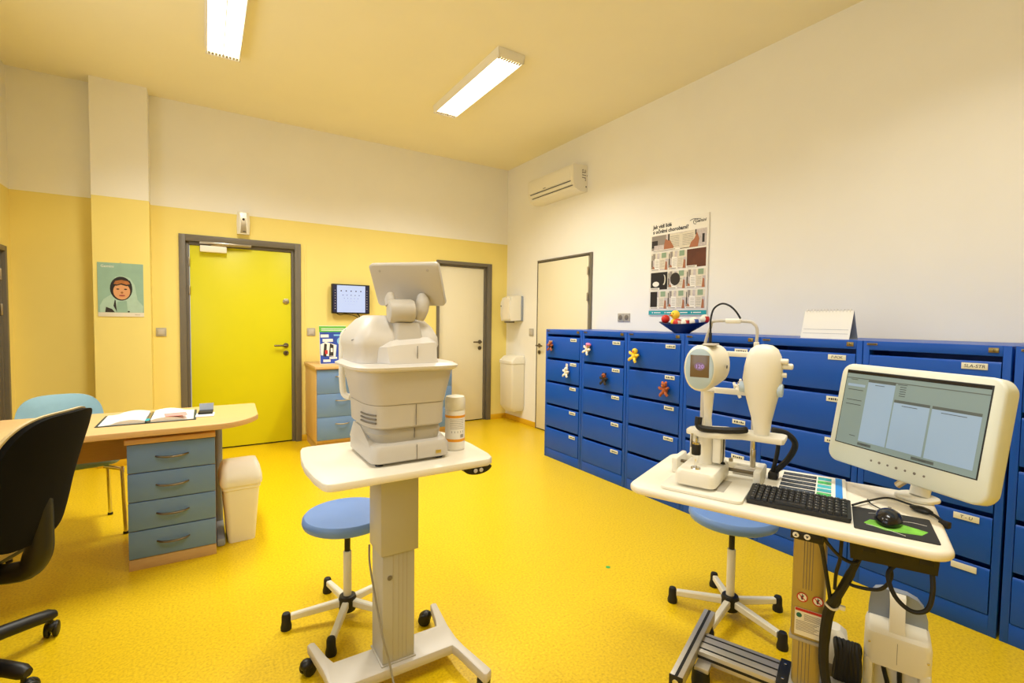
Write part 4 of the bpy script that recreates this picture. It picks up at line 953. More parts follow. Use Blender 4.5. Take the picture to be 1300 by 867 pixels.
for x in (-0.09, 0.09): MB().rod((x, 0.001, 0.055), (x, -0.001, 0.055), 0.005, 8).build('screw', 'plastic_grey_d', disp)
hc = Vector((0.563-IX, 1.578-IY, 1.327-T1Z))
ax = Vector((1, -0.12, 0.03)).normalized()
b = MB(); b.rod(hc-ax*0.046, hc+ax*0.043, 0.040, 24, 0.3); b.build('hinge_barrel', 'plastic_grey', r)
b = MB()
q0 = hc+ax*0.064; b.tube([q0+Vector((-0.004, 0.006, -0.030)), q0+Vector((0.002, 0.0, 0.0)), q0+Vector((0.010, 0.004, 0.030)), q0+Vector((0.012, 0.020, 0.054))], [0.018, 0.025, 0.024, 0.014], 12, smooth_n=5); b.build('hinge_arm', 'plastic_grey', r)
b = MB(); q0 = hc-ax*0.034; b.tube([q0+Vector((0.0, 0.01, 0.02)), q0+Vector((0.0, 0.018, 0.042)), q0+Vector((0.006, 0.028, 0.06))], [0.018, 0.018, 0.01], 10, smooth_n=4); b.build('hinge_arm', 'plastic_grey', r)
b = MB(); b.tube([(-0.130, 0.150, 0.19), (-0.148, 0.175, 0.20), (-0.152, 0.185, 0.25), (-0.152, 0.19, 0.33), (-0.150, 0.192, 0.40), (-0.135, 0.195, 0.432), (-0.08, 0.20, 0.45), (0.0, 0.202, 0.455), (0.08, 0.20, 0.45), (0.145, 0.195, 0.432), (0.165, 0.192, 0.40), (0.168, 0.19, 0.33), (0.168, 0.185, 0.25), (0.162, 0.175, 0.20), (0.140, 0.150, 0.19)], 0.0115, 10, smooth_n=4); b.build('headrest_frame', 'plastic_cream', r)
MB().ball((-0.140, 0.18, 0.405), 0.007, 0.016, 0.036).build('lens_opening', 'black_plastic', r)

# wipes canister
r = thing('wipes_canister', 'white wipes canister with orange bands on the lifting table', 'canister', (0.783, 1.615, T1Z))
MB().lathe([(0.03, 0.0), (0.0355, 0.002), (0.0365, 0.01), (0.0365, 0.145), (0.035, 0.148), (0.03, 0.149)], n=28).build('tub', 'print_white', r)
MB().lathe([(0.036, 0.149), (0.0375, 0.151), (0.0375, 0.185), (0.034, 0.197), (0.02, 0.2), (0.002, 0.2005)], n=28).build('lid', 'plastic_white', r)
MB().lathe([(0.0367, 0.033), (0.0370, 0.0332), (0.0370, 0.0428), (0.0367, 0.043)], n=28).build('orange_band', 'band_orange', r)
MB().lathe([(0.0367, 0.121), (0.0370, 0.1212), (0.0370, 0.1298), (0.0367, 0.13)], n=28).build('orange_band', 'band_orange', r)
b = MB()
def wrap(a0, a1, z0, z1):
    n = 6; b.add([(0.0368*math.cos(a0+(a1-a0)*k/n), 0.0368*math.sin(a0+(a1-a0)*k/n), z) for z in (z0, z1) for k in range(n+1)], [[k, k+1, n+2+k, n+1+k] for k in range(n)], 0, False)
for k in range(6): wrap(math.radians(215), math.radians(300), 0.114-0.0065*k, 0.1155-0.0065*k)
for k in range(5): a = math.radians(225+17*k); wrap(a, a+0.05, 0.066, 0.073)
for k in range(9): a = math.radians(276+2.6*k); wrap(a, a+0.02+0.012*(k % 3), 0.048, 0.06)
b.build('label_print', 'print_grey', r)

# ------------------------------------------------------------------ slit lamp table
TH = math.radians(22.0); TR = TH-PI/2
TO = Vector((1.205, 1.093, 0)); TW = Vector((math.sin(TH), -math.cos(TH), 0)); TD = Vector((math.cos(TH), math.sin(TH), 0))
def tw(u, v, z): return tuple(TO+TW*u+TD*v+Vector((0, 0, z)))
T2Z = 0.76
r = thing('slit_lamp_table', 'white lifting table on aluminium base beside the filing cabinets', 'table', tuple(TO), TR)
tp = rrect(-0.045, 0.778, -0.012, 0.50, 0.055, 6)
MB().plate(tp, 0.732, T2Z, 0.0125, seg=4).build('table_top', 'table_white', r)
b = MB(); b.box(0.420, 0.512, 0.282, 0.382, 0.268, 0.7315, 0.012)
for x in (0.452, 0.460, 0.468, 0.476): b.box(x-0.001, x+0.001, 0.2812, 0.283, 0.44, 0.70, m=1)
b.build('column_sleeve', ['alu_warm', 'plastic_dark'], r)
b = MB(); b.box(0.426, 0.506, 0.288, 0.376, 0.105, 0.267, 0.012)
for x in (0.446, 0.456, 0.466, 0.476): b.box(x-0.001, x+0.001, 0.2872, 0.289, 0.11, 0.266, m=1)
b.build('column', ['alu_warm', 'plastic_dark'], r)
MB().box(0.416, 0.516, 0.278, 0.386, 0.262, 0.2745, 0.006).build('column_collar', 'plastic_grey_d', r)
st = MB().rect(0.432, 0.508, 0.284, 0.374, 0.2806).build('warning_label', 'print_white', r)
MB().rect(0.433, 0.507, 0.364, 0.373, 0.2802).build('warning_bar', 'warn_red', r)
b = MB(); b.ell(0.444, 0.350, 0.008, 0.008, 0.2802, 1, 16)
for k in range(5): b.rect(0.458, 0.503, 0.355-0.0045*k, 0.357-0.0045*k, 0.2802, 0)
for k in range(7): b.rect(0.436, 0.50-0.006*(k % 3), 0.330-0.005*k, 0.332-0.005*k, 0.2802, 0)
b.build('warning_text', ['print_grey', 'warn_green'], r)
for x in (0.451, 0.494):
    s = MB(); s.ell(x, 0.411, 0.0125, 0.0125, 0.2804, 1, 20)
    for k in range(20):
        a, c = 2*PI*k/20, 2*PI*(k+1)/20
        s.poly([(x+0.0125*math.cos(a), 0.411+0.0125*math.sin(a)), (x+0.0158*math.cos(a), 0.411+0.0158*math.sin(a)), (x+0.0158*math.cos(c), 0.411+0.0158*math.sin(c)), (x+0.0125*math.cos(c), 0.411+0.0125*math.sin(c))], 0.2803, 0)
    s.poly([(x-0.010, 0.418), (x+0.008, 0.401), (x+0.010, 0.403), (x-0.008, 0.420)], 0.2800, 0)
    s.poly([(x-0.002, 0.403), (x+0.002, 0.403), (x+0.003, 0.414), (x+0.006, 0.418), (x, 0.417), (x-0.005, 0.413)], 0.2802, 2); s.ell(x, 0.4195, 0.002, 0.002, 0.2802, 2, 8)
    s.build('prohibition_sign', ['warn_red', 'print_white', 'ink'], r)
MB().box(0.434, 0.512, 0.002, 0.05, 0.706, 0.7315, 0.002).build('height_switch', 'black_plastic', r)
for k, (x, sg) in enumerate(((0.447, 1), (0.474, -1))):
    bt = MB().rod((x, 0.002, 0.719), (x, -0.001, 0.719), 0.0078, 16).build('switch_button', 'print_white', r)
    MB().poly([(x-0.004*sg, 0.719-0.003*sg), (x+0.004*sg, 0.719-0.003*sg), (x, 0.719+0.004*sg)], -0.0013).build('arrow_mark', 'ink', bt)
# aluminium foot
def profile_bar(name, u0, u1, v0, v1, z0, z1, along, grooves, parent):
    b = MB(); b.box(u0, u1, v0, v1, z0, z1, 0.002)
    for g in grooves:
        if along == 'v': b.box(u0+(u1-u0)*g-0.005, u0+(u1-u0)*g+0.005, v0+0.001, v1-0.001, z1-0.001, z1+0.0006, m=1)
        else: b.box(u0+0.001, u1-0.001, v0+(v1-v0)*g-0.004, v0+(v1-v0)*g+0.004, z1-0.001, z1+0.0006, m=1)
    zc = (z0+z1)/2
    if along == 'u': b.box(u0+0.001, u1-0.001, v0-0.0006, v0+0.001, zc-0.005, zc+0.005, m=1)
    return b.build(name, ['alu', 'black_rubber'], parent)
profile_bar('foot_bar', 0.090, 0.132, 0.085, 0.545, 0.072, 0.112, 'v', (0.5,), r)
b = MB(); b.box(0.088, 0.134, 0.080, 0.0845, 0.070, 0.114, 0.002); b.build('end_cap', 'black_plastic', r)
MB().rod((0.111, 0.081, 0.092), (0.111, 0.0775, 0.092), 0.011, 14).build('cap_screw', 'chrome', r)
profile_bar('spine_bar', 0.1325, 0.385, 0.275, 0.40, 0.062, 0.102, 'u', (0.18, 0.5, 0.82), r)
b = MB(); b.box(0.386, 0.420, 0.265, 0.41, 0.058, 0.106, 0.002); b.build('joint_bracket', 'black_plastic', r)
for v in (0.295, 0.38): MB().rod((0.403, v, 0.106), (0.403, v, 0.1085), 0.005, 10).build('bracket_screw', 'chrome', r)
MB().box(0.416, 0.60, 0.265, 0.41, 0.062, 0.1045, 0.002).build('base_plate', 'alu', r)
profile_bar('foot_bar', 0.601, 0.643, 0.085, 0.42, 0.072, 0.112, 'v', (0.5,), r)
MB().lathe([(0.03, 0.0), (0.032, 0.02), (0.03, 0.045), (0.026, 0.06)], (0.152, 0.245, 0), 18).build('levelling_foot', 'black_rubber', r)
MB().box(0.134, 0.182, 0.225, 0.2745, 0.0602, 0.075, 0.002).build('foot_bracket', 'alu', r)
for u, v, a in ((0.111, 0.13, 1.0), (0.118, 0.50, 2.0), (0.622, 0.13, 1.0), (0.622, 0.36, 1.3)): twin_castor(r, u, v, a, 0.028, 0.073)
# electrics box under the top
b = MB(); b.loft([[(0.566, 0.10, 0.7315), (0.762, 0.10, 0.7315), (0.762, 0.33, 0.7315), (0.566, 0.33, 0.7315)], [(0.572, 0.115, 0.645), (0.758, 0.115, 0.652), (0.758, 0.32, 0.652), (0.572, 0.32, 0.645)]]); b.build('electrics_box', 'black_plastic', r)
for uu in (0.60, 0.66, 0.72): MB().box(uu, uu+0.03, 0.108, 0.118, 0.675, 0.70, 0.002).build('socket_outlet', 'black_rubber', r)
# cables below
def cable(name, label, pts, rad, m='black_rubber', sn=7, world=False):
    b = MB(); b.tube([p if world else tw(*p) for p in pts], rad, 8, smooth_n=sn); return tag(b.build(name, m), label, 'cable')
cable('cable_bundle', 'thick black sleeved cable bundle running down the slit lamp table column', [(0.60, 0.20, 0.644), (0.575, 0.21, 0.56), (0.542, 0.235, 0.46), (0.524, 0.255, 0.40), (0.516, 0.262, 0.30), (0.518, 0.258, 0.22), (0.535, 0.25, 0.15), (0.57, 0.235, 0.118)], [0.010]*7+[0.012]*7+[0.016]*7+[0.016]*7+[0.015]*7+[0.014]*7+[0.013]*7+[0.012])
cable('power_cable', 'black cable sagging from the height switch to the cable bundle', [(0.50, 0.03, 0.704), (0.505, 0.10, 0.66), (0.513, 0.18, 0.57), (0.525, 0.232, 0.47), (0.531, 0.240, 0.42)], 0.006)
cable('power_cable', 'black cable looping between switch and electrics box', [(0.51, 0.045, 0.71), (0.535, 0.11, 0.655), (0.56, 0.13, 0.63), (0.585, 0.14, 0.625), (0.60, 0.16, 0.645)], 0.005)
cable('power_cable', 'thin black cable dropping straight from below the table top', [(0.552, 0.10, 0.73), (0.550, 0.11, 0.67), (0.548, 0.14, 0.62), (0.540, 0.185, 0.56), (0.538, 0.212, 0.50)], 0.005)
cable('power_cable', 'black cable hanging in a wide loop below the electrics box', [(0.690, 0.18, 0.648), (0.66, 0.16, 0.61), (0.675, 0.14, 0.56), (0.71, 0.13, 0.535), (0.742, 0.13, 0.55), (0.752, 0.135, 0.60), (0.75, 0.15, 0.652)], 0.006)
cable('power_cable', 'black cable curving from electrics box back to the white clip', [(0.655, 0.18, 0.646), (0.668, 0.17, 0.60), (0.645, 0.18, 0.55), (0.59, 0.2, 0.53), (0.555, 0.22, 0.53)], 0.005)
r = thing('cable_clip', 'white plastic clip around the black cable bundle', 'clip', tw(0.533, 0.243, 0.43), TR)
b = MB(); b.tube([(0.017*math.cos(2*PI*k/14), 0.017*math.sin(2*PI*k/14), 0.003*math.sin(k)) for k in range(15)], 0.0035, 6); b.build('ring', 'plastic_white', r); MB().box(0.014, 0.034, -0.006, 0.006, -0.004, 0.010, 0.003).build('tab', 'plastic_white', r)
r = thing('cable_coil', 'coil of black cable on the floor beside the white unit', 'cable', tw(0.578, 0.458, 0), TR)
for k in range(7):
    b = MB(); b.tube([(0.010*(k-3)+0.004*math.sin(3*t+k), 0.05*math.cos(t), 0.11+0.1*math.sin(t)) for t in [2*PI*q/20 for q in range(21)]], 0.009, 7); b.build('cable_turn', 'black_rubber', r)
r = thing('power_unit', 'small cream power unit behind the slit lamp table column', 'power unit', tw(0.535, 0.585, 0), TR)
b = MB(); b.loft([ring(-0.05, 0.05, -0.06, 0.06, 0.02, 0.0), ring(-0.05, 0.05, -0.06, 0.06, 0.025, 0.10), ring(-0.035, 0.04, -0.05, 0.05, 0.025, 0.17), ring(-0.02, 0.02, -0.03, 0.03, 0.018, 0.19)]); b.build('case', 'plastic_cream', r)
MB().box(-0.03, 0.03, -0.0625, -0.06, 0.03, 0.08, 0.001).build('socket_panel', 'plastic_dark', r)

# white portable unit on the floor
r = thing('carry_unit', 'white carry-handle unit on the floor behind the slit lamp table', 'appliance', (1.955, 0.628, 0), math.radians(-70))
b = MB(); hw = 0.088
b.loft([ring(-hw, hw, -0.07, 0.085, 0.02, 0.0), ring(-hw, hw, -0.07, 0.085, 0.02, 0.025)]); b.box(-hw, -0.060, -0.07, 0.085, 0.0, 0.19, 0.01); b.box(0.056, hw, -0.07, 0.085, 0.0, 0.19, 0.01); b.box(-0.061, 0.057, -0.02, 0.085, 0.02, 0.19)
b.loft([ring(-hw, hw, -0.07, 0.085, 0.025, 0.175), ring(-hw, hw, -0.07, 0.085, 0.025, 0.262), ring(-hw+0.004, hw-0.004, -0.064, 0.083, 0.025, 0.278), ring(-hw+0.012, hw-0.012, -0.05, 0.08, 0.025, 0.286)]); b.build('housing', 'plastic_cream', r)
b = MB(); out = [(-0.080, 0.27), (0.081, 0.27), (0.080, 0.315), (0.070, 0.352), (0.052, 0.373), (0.024, 0.384), (-0.042, 0.386), (-0.064, 0.378), (-0.076, 0.358), (-0.080, 0.315)]
b.loft([[(x, 0.045, z) for x, z in out], [(x*0.98, 0.08, z-0.002) for x, z in out]]); b.build('back_wall', 'grey_blue', r)
b = MB(); b.loft([il2 for il2 in ([(-0.026, -0.055, 0.27), (0.022, -0.055, 0.27), (0.022, 0.02, 0.27), (-0.026, 0.02, 0.27)], [(-0.022, -0.045, 0.30), (0.018, -0.045, 0.30), (0.018, 0.03, 0.30), (-0.022, 0.03, 0.30)], [(-0.022, -0.015, 0.355), (0.018, -0.015, 0.355), (0.018, 0.044, 0.355), (-0.022, 0.044, 0.355)], [(-0.024, 0.012, 0.382), (0.02, 0.012, 0.382), (0.02, 0.048, 0.382), (-0.024, 0.048, 0.382)])]); b.build('handle', 'plastic_cream', r)
MB().box(-0.001, 0.0, -0.0708, -0.069, 0.195, 0.265).build('seam', 'plastic_dark', r)
for x, z in ((-0.074, 0.245), (0.077, 0.232)): MB().rod((x, -0.069, z), (x, -0.0715, z), 0.004, 8).build('screw', 'chrome', r)
for pts_ in ([(-0.036, -0.03, 0.185), (-0.032, -0.035, 0.15), (-0.022, -0.04, 0.11), (-0.018, -0.03, 0.07)], [(0.01, -0.03, 0.185), (0.01, -0.035, 0.13), (0.016, -0.03, 0.07)]):
    b = MB(); b.tube(pts_, 0.007, 7, smooth_n=4); b.build('inner_cable', 'black_rubber', r)

# ------------------------------------------------------------------ slit lamp
r = thing('slit_lamp', 'white slit lamp with small display head and joystick on table', 'eye instrument', tw(0, 0, T2Z), TR)
def zz(z): return z-T2Z
MB().plate(rrect(0.058, 0.305, 0.018, 0.33, 0.02, 4), 0.0, zz(0.771), 0.003).build('base_plate', 'plastic_white', r)
MB().box(0.175, 0.243, 0.075, 0.20, zz(0.7705), zz(0.7722)).build('glide_pad', 'plastic_grey_d', r)
b = MB(); b.loft([[(x, y, zz(z)) for x, y in rrect(0.095+i_, 0.222-i_, 0.048+i_, 0.270-i_, 0.022, 5)] for z, i_ in ((0.778, 0.004), (0.781, 0.0), (0.812, 0.0), (0.823, 0.006), (0.826, 0.014))]); b.build('carriage', 'plastic_white', r)
j = MB(); j.lathe([(0.016, 0.0), (0.015, 0.004), (0.004, 0.006), (0.006, 0.03), (0.011, 0.042), (0.013, 0.046)], (0.152, 0.092, zz(0.826)), 18); j = j.build('joystick', 'chrome', r)
MB().lathe([(0.0135, 0.046), (0.0145, 0.049), (0.0145, 0.077), (0.0135, 0.08)], (0.152, 0.092, zz(0.826)), 18).build('joystick_grip', 'black_rubber', j)
MB().lathe([(0.012, 0.0801), (0.012, 0.087), (0.004, 0.088), (0.003, 0.10), (0.001, 0.101)], (0.152, 0.092, zz(0.826)), 14).build('joystick_cap', 'chrome', j)
b = MB(); b.cyl((0.160, 0.185, zz(0.825)), (0.160, 0.185, zz(0.915)), 0.026, n=24); b.build('column', 'plastic_white', r)
MB().box(0.112, 0.132, 0.165, 0.215, zz(0.84), zz(0.92), 0.003).build('column_cheek', 'plastic_white', r)
MB().box(0.187, 0.212, 0.160, 0.235, zz(0.835), zz(0.917), 0.003).build('column_cheek', 'plastic_white', r)
b = MB(); b.plate([(0.098, 0.17), (0.15, 0.14), (0.205, 0.15), (0.27, 0.19), (0.385, 0.19), (0.392, 0.20), (0.392, 0.275), (0.38, 0.285), (0.20, 0.285), (0.12, 0.25), (0.098, 0.21)], zz(0.918), zz(0.938), 0.005); b.build('swing_arm', 'plastic_white', r)
MB().tube([(0.127, 0.13, zz(0.885)), (0.127, 0.135, zz(0.93))], 0.004, 8).build('lock_lever', 'chrome', r)
# display head
st_ = MB(); st_.loft([ring(0.149, 0.178, 0.17, 0.20, 0.01, zz(0.938)), ring(0.152, 0.175, 0.173, 0.197, 0.01, zz(0.98)), ring(0.148, 0.180, 0.168, 0.205, 0.012, zz(1.07))]); st_.build('head_stalk', 'plastic_white', r)
hx, hz = 0.148, 1.150
def oval(cx, cz, rx, rzb, rzt, y, n=28):
    out = []
    for k in range(n):
        t = 2*PI*k/n; c, s = math.cos(t), math.sin(t); c = math.copysign(abs(c)**0.85, c)
        out.append((cx+rx*c, y, zz(cz+(rzt if s > 0 else rzb)*s)))
    return out
b = MB(); b.loft([oval(hx, hz, 0.046, 0.066, 0.066, 0.118), oval(hx, hz, 0.051, 0.074, 0.074, 0.125), oval(hx, hz, 0.052, 0.077, 0.078, 0.14), oval(hx+0.016, hz+0.004, 0.046, 0.070, 0.074, 0.20), oval(hx+0.026, hz+0.006, 0.044, 0.06, 0.070, 0.235), oval(hx+0.028, hz+0.008, 0.036, 0.05, 0.06, 0.243)])
hd = b.build('display_head', 'plastic_white', r)
b = MB(); b.loft([oval(hx, hz, 0.042, 0.062, 0.062, 0.1155), oval(hx, hz, 0.046, 0.0675, 0.0675, 0.119)]); b.build('face_plate', 'lamp_face', hd)
MB().box(hx-0.029, hx+0.031, 0.1145, 0.117, zz(1.122), zz(1.195), 0.001).build('screen', 'screen_small', hd)
MB().ell(hx+0.001, zz(1.158), 0.017, 0.013, 0.1143).build('glow_spot', 'screen_spot', hd)
text('readout', '120', 0.018, hx+0.001, zz(1.152), 0.1141, 'screen_glow', hd, 'CENTER')
MB().rod((hx+0.0665, 0.20, zz(1.155)), (hx+0.069, 0.20, zz(1.155)), 0.006, 10).build('side_port', 'black_plastic', hd)
MB().box(0.150, 0.19, 0.135, 0.20, zz(1.2265), zz(1.232), 0.002).build('head_cap', 'plastic_grey', hd)
# big drop-shaped housing
b = MB(); rings_ = []
dcx = 0.318
for z, hw_, hy, cx_ in ((0.9385, 0.023, 0.03, 0.322), (0.98, 0.028, 0.034, 0.321), (1.03, 0.040, 0.042, 0.319), (1.08, 0.052, 0.05, 0.318), (1.12, 0.058, 0.054, 0.318), (1.16, 0.056, 0.053, 0.320), (1.195, 0.050, 0.048, 0.321), (1.218, 0.040, 0.040, 0.321), (1.23, 0.024, 0.026, 0.321), (1.233, 0.008, 0.01, 0.321)):
    n = 28; rg = []
    for k in range(n):
        t = 2*PI*k/n; c, s = math.cos(t), math.sin(t)
        rg.append((cx_+hw_*math.copysign(abs(c)**0.8, c), 0.235+hy*math.copysign(abs(s)**0.8, s), zz(z)))
    rings_.append(rg)
b.loft(rings_); dp = b.build('drop_housing', 'plastic_cream', r)
MB().rod((0.366, 0.225, zz(1.181)), (0.392, 0.225, zz(1.181)), 0.009, 14).build('knob', 'plastic_white', dp)
MB().rod((0.368, 0.235, zz(1.165)), (0.405, 0.235, zz(1.165)), 0.010, 14, 0.5).build('knob', 'plastic_white', dp)
MB().rod((0.368, 0.228, zz(1.137)), (0.388, 0.228, zz(1.137)), 0.008, 14).build('knob', 'plastic_white', dp)
MB().rod((0.362, 0.225, zz(1.088)), (0.380, 0.225, zz(1.088)), 0.022, 20).build('knob', 'knob_blue', dp)
MB().rod((0.273, 0.225, zz(1.09)), (0.252, 0.225, zz(1.09)), 0.018, 20).build('knob', 'knob_blue', dp)
MB().box(0.17, 0.285, 0.235, 0.262, zz(1.188), zz(1.205), 0.004).build('bridge', 'plastic_white', r)
# headrest
b = MB(); b.tube([(0.100, 0.38, zz(0.775)), (0.100, 0.38, zz(1.0)), (0.098, 0.38, zz(1.20)), (0.118, 0.38, zz(1.285)), (0.134, 0.38, zz(1.308)), (0.24, 0.38, zz(1.308)), (0.264, 0.38, zz(1.300)), (0.276, 0.38, zz(1.275)), (0.274, 0.38, zz(1.20)), (0.272, 0.38, zz(1.0)), (0.272, 0.38, zz(0.775))], 0.0055, 8, smooth_n=4); b.build('headrest_frame', 'plastic_grey', r)
MB().rod((0.170, 0.38, zz(1.309)), (0.222, 0.38, zz(1.309)), 0.009, 12).build('frame_joint', 'plastic_cream', r)
MB().rod((0.100, 0.38, zz(0.90)), (0.100, 0.38, zz(1.05)), 0.010, 14).build('post_sleeve', 'plastic_grey', r)
MB().rod((0.275, 0.38, zz(1.215)), (0.275, 0.38, zz(1.235)), 0.009, 12).build('post_sleeve', 'plastic_cream', r)
MB().box(0.108, 0.266, 0.371, 0.379, zz(1.040), zz(1.062), 0.003).build('forehead_band', 'plastic_cream', r)
MB().rod((0.286, 0.32, zz(0.80)), (0.286, 0.32, zz(0.916)), 0.006, 12).build('silver_post', 'chrome', r)
MB().rod((0.286, 0.32, zz(0.80)), (0.286, 0.32, zz(0.862)), 0.0085, 12).build('post_sleeve', 'metal', r)
b = MB(); b.box(0.05, 0.32, 0.345, 0.40, 0.0, zz(0.80), 0.006); b.build('chinrest_base', 'plastic_white', r)
for u0, u1 in ((0.036, 0.056), (0.303, 0.326)):
    g = MB(); g.box(u0, u1, 0.216, 0.342, 0.0, zz(0.815), 0.006); g.build('rack_guard', 'plastic_white', r)
MB().rod((0.057, 0.262, zz(0.795)), (0.30, 0.262, zz(0.795)), 0.006, 10).build('axle', 'metal_dark', r)
MB().box(0.225, 0.302, 0.30, 0.343, 0.002, zz(0.792), 0.003).build('rack_rail', 'plastic_grey_d', r)
MB().rod((0.228, 0.25, zz(0.826)), (0.228, 0.25, zz(0.838)), 0.007, 10).build('brake_screw', 'metal', r)
MB().tube([(0.213, 0.20, zz(0.827)), (0.213, 0.20, zz(0.86)), (0.214, 0.20, zz(0.915))], 0.002, 6).build('thin_wire', 'black_rubber', r)
MB().lathe([(0.008, 0.0), (0.006, 0.006), (0.002, 0.007)], (0.213, 0.20, zz(0.826)), 10).build('wire_grommet', 'black_rubber', r)
b = MB(); b.tube([(0.222, 0.37, zz(1.318)), (0.205, 0.37, zz(1.345)), (0.182, 0.37, zz(1.366)), (0.155, 0.37, zz(1.372)), (0.130, 0.365, zz(1.352)), (0.122, 0.36, zz(1.31)), (0.124, 0.355, zz(1.27)), (0.125, 0.35, zz(1.245))], 0.0035, 7, smooth_n=6); b.build('lamp_cable', 'black_rubber', r)
MB().rod((0.125, 0.35, zz(1.225)), (0.124, 0.354, zz(1.265)), 0.0055, 10).build('cable_plug', 'black_rubber', r)
b = MB(); b.tube([(0.143, 0.150, zz(0.985)), (0.143, 0.146, zz(0.958)), (0.160, 0.142, zz(0.949)), (0.20, 0.16, zz(0.947)), (0.26, 0.175, zz(0.951)), (0.285, 0.19, zz(0.955))], [0.012]*6+[0.011]*24+[0.009], 8, smooth_n=6); b.build('hose', 'black_rubber', r)
b = MB(); b.tube([(0.345, 0.29, zz(0.945)), (0.385, 0.31, zz(0.935)), (0.41, 0.33, zz(0.90)), (0.39, 0.36, zz(0.84)), (0.348, 0.37, zz(0.782))], [0.010]*29, 8, smooth_n=7); b.build('hose', 'black_rubber', r)
b = MB(); b.tube([(0.355, 0.30, zz(0.94)), (0.36, 0.33, zz(0.90)), (0.355, 0.355, zz(0.85)), (0.342, 0.365, zz(0.782))], 0.007, 8, smooth_n=6); b.build('hose', 'black_rubber', r)
MB().box(0.330, 0.360, 0.345, 0.395, 0.0, zz(0.785), 0.005).build('connector_block', 'black_plastic', r)

# ------------------------------------------------------------------ computer things on the slit lamp table
r = thing('leaflet_folder', 'glossy colour chart booklet behind the keyboard', 'booklet', tw(0.46, 0.36, T2Z), TR+0.03)
MB().plate(rrect(-0.095, 0.095, -0.125, 0.125, 0.004, 2), 0.0, 0.006, 0.001).build('cover', 'print_white', r)
def flat(b, x0, x1, y0, y1, z, m): b.add([(x0, y0, z), (x1, y0, z), (x1, y1, z), (x0, y1, z)], [[0, 1, 2, 3]], m, False)
for k in range(5):
    b = MB(); flat(b, -0.088, 0.012, -0.115+0.045*k, -0.079+0.045*k, 0.0064, 0); flat(b, -0.085, 0.009, -0.102+0.045*k, -0.100+0.045*k, 0.0067, 1); flat(b, -0.085, 0.0, -0.093+0.045*k, -0.091+0.045*k, 0.0067, 1); b.build('dark_strip', ['book_slate', 'grey_blue'], r)
    b = MB(); flat(b, 0.016, 0.055, -0.115+0.045*k, -0.079+0.045*k, 0.0064, 0); b.build('colour_field', ['book_green' if k % 3 == 0 else 'book_teal'], r)
b = MB(); flat(b, 0.066, 0.085, -0.12, 0.12, 0.0064, 0); b.build('blue_stripe', 'book_blue', r)
KX0, KX1, KY0, KY1 = 0.305, 0.572, 0.040, 0.225
r = thing('keyboard', 'compact black keyboard on the slit lamp table', 'keyboard', tw((KX0+KX1)/2, (KY0+KY1)/2, T2Z), TR+0.03)
KW, KH = 0.262, 0.152
b = MB(); b.loft([[(x, y, z) for x, y, z in [(px, py, (0.0 if lv == 0 else (0.013+0.006*(py+KH/2)/KH))) for px, py in rrect(-KW/2+ins, KW/2-ins, -KH/2+ins, KH/2-ins, 0.006, 3)]] for lv, ins in ((0, 0.002), (1, 0.0), (2, 0.004))]); b.build('case', 'black_plastic', r)
kb = MB(); kb.loft([ring(-0.0074, 0.0074, -0.0092, 0.0092, 0.0015, 0.0, 1), ring(-0.0060, 0.0060, -0.0072, 0.0078, 0.0015, 0.006, 1)])
kb.add([(-0.003, 0.002, 0.0062), (-0.0012, 0.002, 0.0062), (-0.0012, 0.0045, 0.0062), (-0.003, 0.0045, 0.0062)], [[0, 1, 2, 3]], 1, False)
KEY = kb.mesh('key', ['black_plastic', 'print_white'])
for row in range(6):
    yv = -KH/2+0.019+row*0.0225
    cols = 15
    for c in range(cols):
        if row == 0 and 4 <= c <= 8: continue
        link('key', KEY, r, (-KW/2+0.0165+c*0.01636, yv, 0.0134+0.006*(yv+KH/2)/KH), (math.atan2(0.006, KH), 0, 0))
MB().loft([ring(-0.040, 0.040, -0.0092, 0.0092, 0.0015, 0.0, 1), ring(-0.0385, 0.0385, -0.0072, 0.0078, 0.0015, 0.006, 1)]).build('space_bar', 'black_plastic', r, (-KW/2+0.0165+6*0.01636, -KH/2+0.019, 0.0142), (math.atan2(0.006, KH), 0, 0))
r = thing('mouse_pad', 'black mouse pad with green print on the slit lamp table', 'mouse pad', tw(0.662, 0.128, T2Z), TR+0.03)
MB().plate(rrect(-0.088, 0.088, -0.092, 0.092, 0.006, 3), 0.0, 0.003, 0.001).build('mat', 'pad_dark', r)
b = MB(); b.add([(-0.065, -0.04, 0.0033), (-0.02, -0.07, 0.0033), (0.055, -0.055, 0.0033), (0.072, -0.02, 0.0033), (0.02, 0.005, 0.0033), (-0.05, -0.005, 0.0033)], [[0, 1, 2, 3, 4, 5]], 0, False); b.build('green_print', 'pad_green', r)
for k in range(3):
    b = MB(); x0, y0, x1, y1 = ((-0.06, -0.048, 0.02, -0.082), (-0.05, 0.05, -0.02, 0.055), (0.02, 0.03, 0.075, 0.03))[k]
    b.tube([(x0, y0, 0.0032), ((x0+x1)/2, (y0+y1)/2+0.006, 0.0032), (x1, y1, 0.0032)], 0.0008, 4, smooth_n=4); b.build('white_line', 'print_white', r)
r = thing('computer_mouse', 'black computer mouse on the green printed mouse pad', 'mouse', tw(0.653, 0.128, T2Z+0.003), TR-0.1)
b = MB(); rg = []
for z, k in ((0.0, 0.93), (0.006, 1.0), (0.016, 0.98), (0.026, 0.82), (0.033, 0.52), (0.036, 0.12)):
    rg.append([(0.031*k*math.cos(t)*(1+0.06*math.sin(t)), (0.052*k*math.sin(t))-0.004*(1-k), z) for t in [2*PI*q/22 for q in range(22)]])
b.loft(rg); b.build('shell', 'screen_black', r)
MB().rod((-0.004, 0.030, 0.0285), (0.004, 0.030, 0.0285), 0.006, 12).build('scroll_wheel', 'plastic_dark', r)
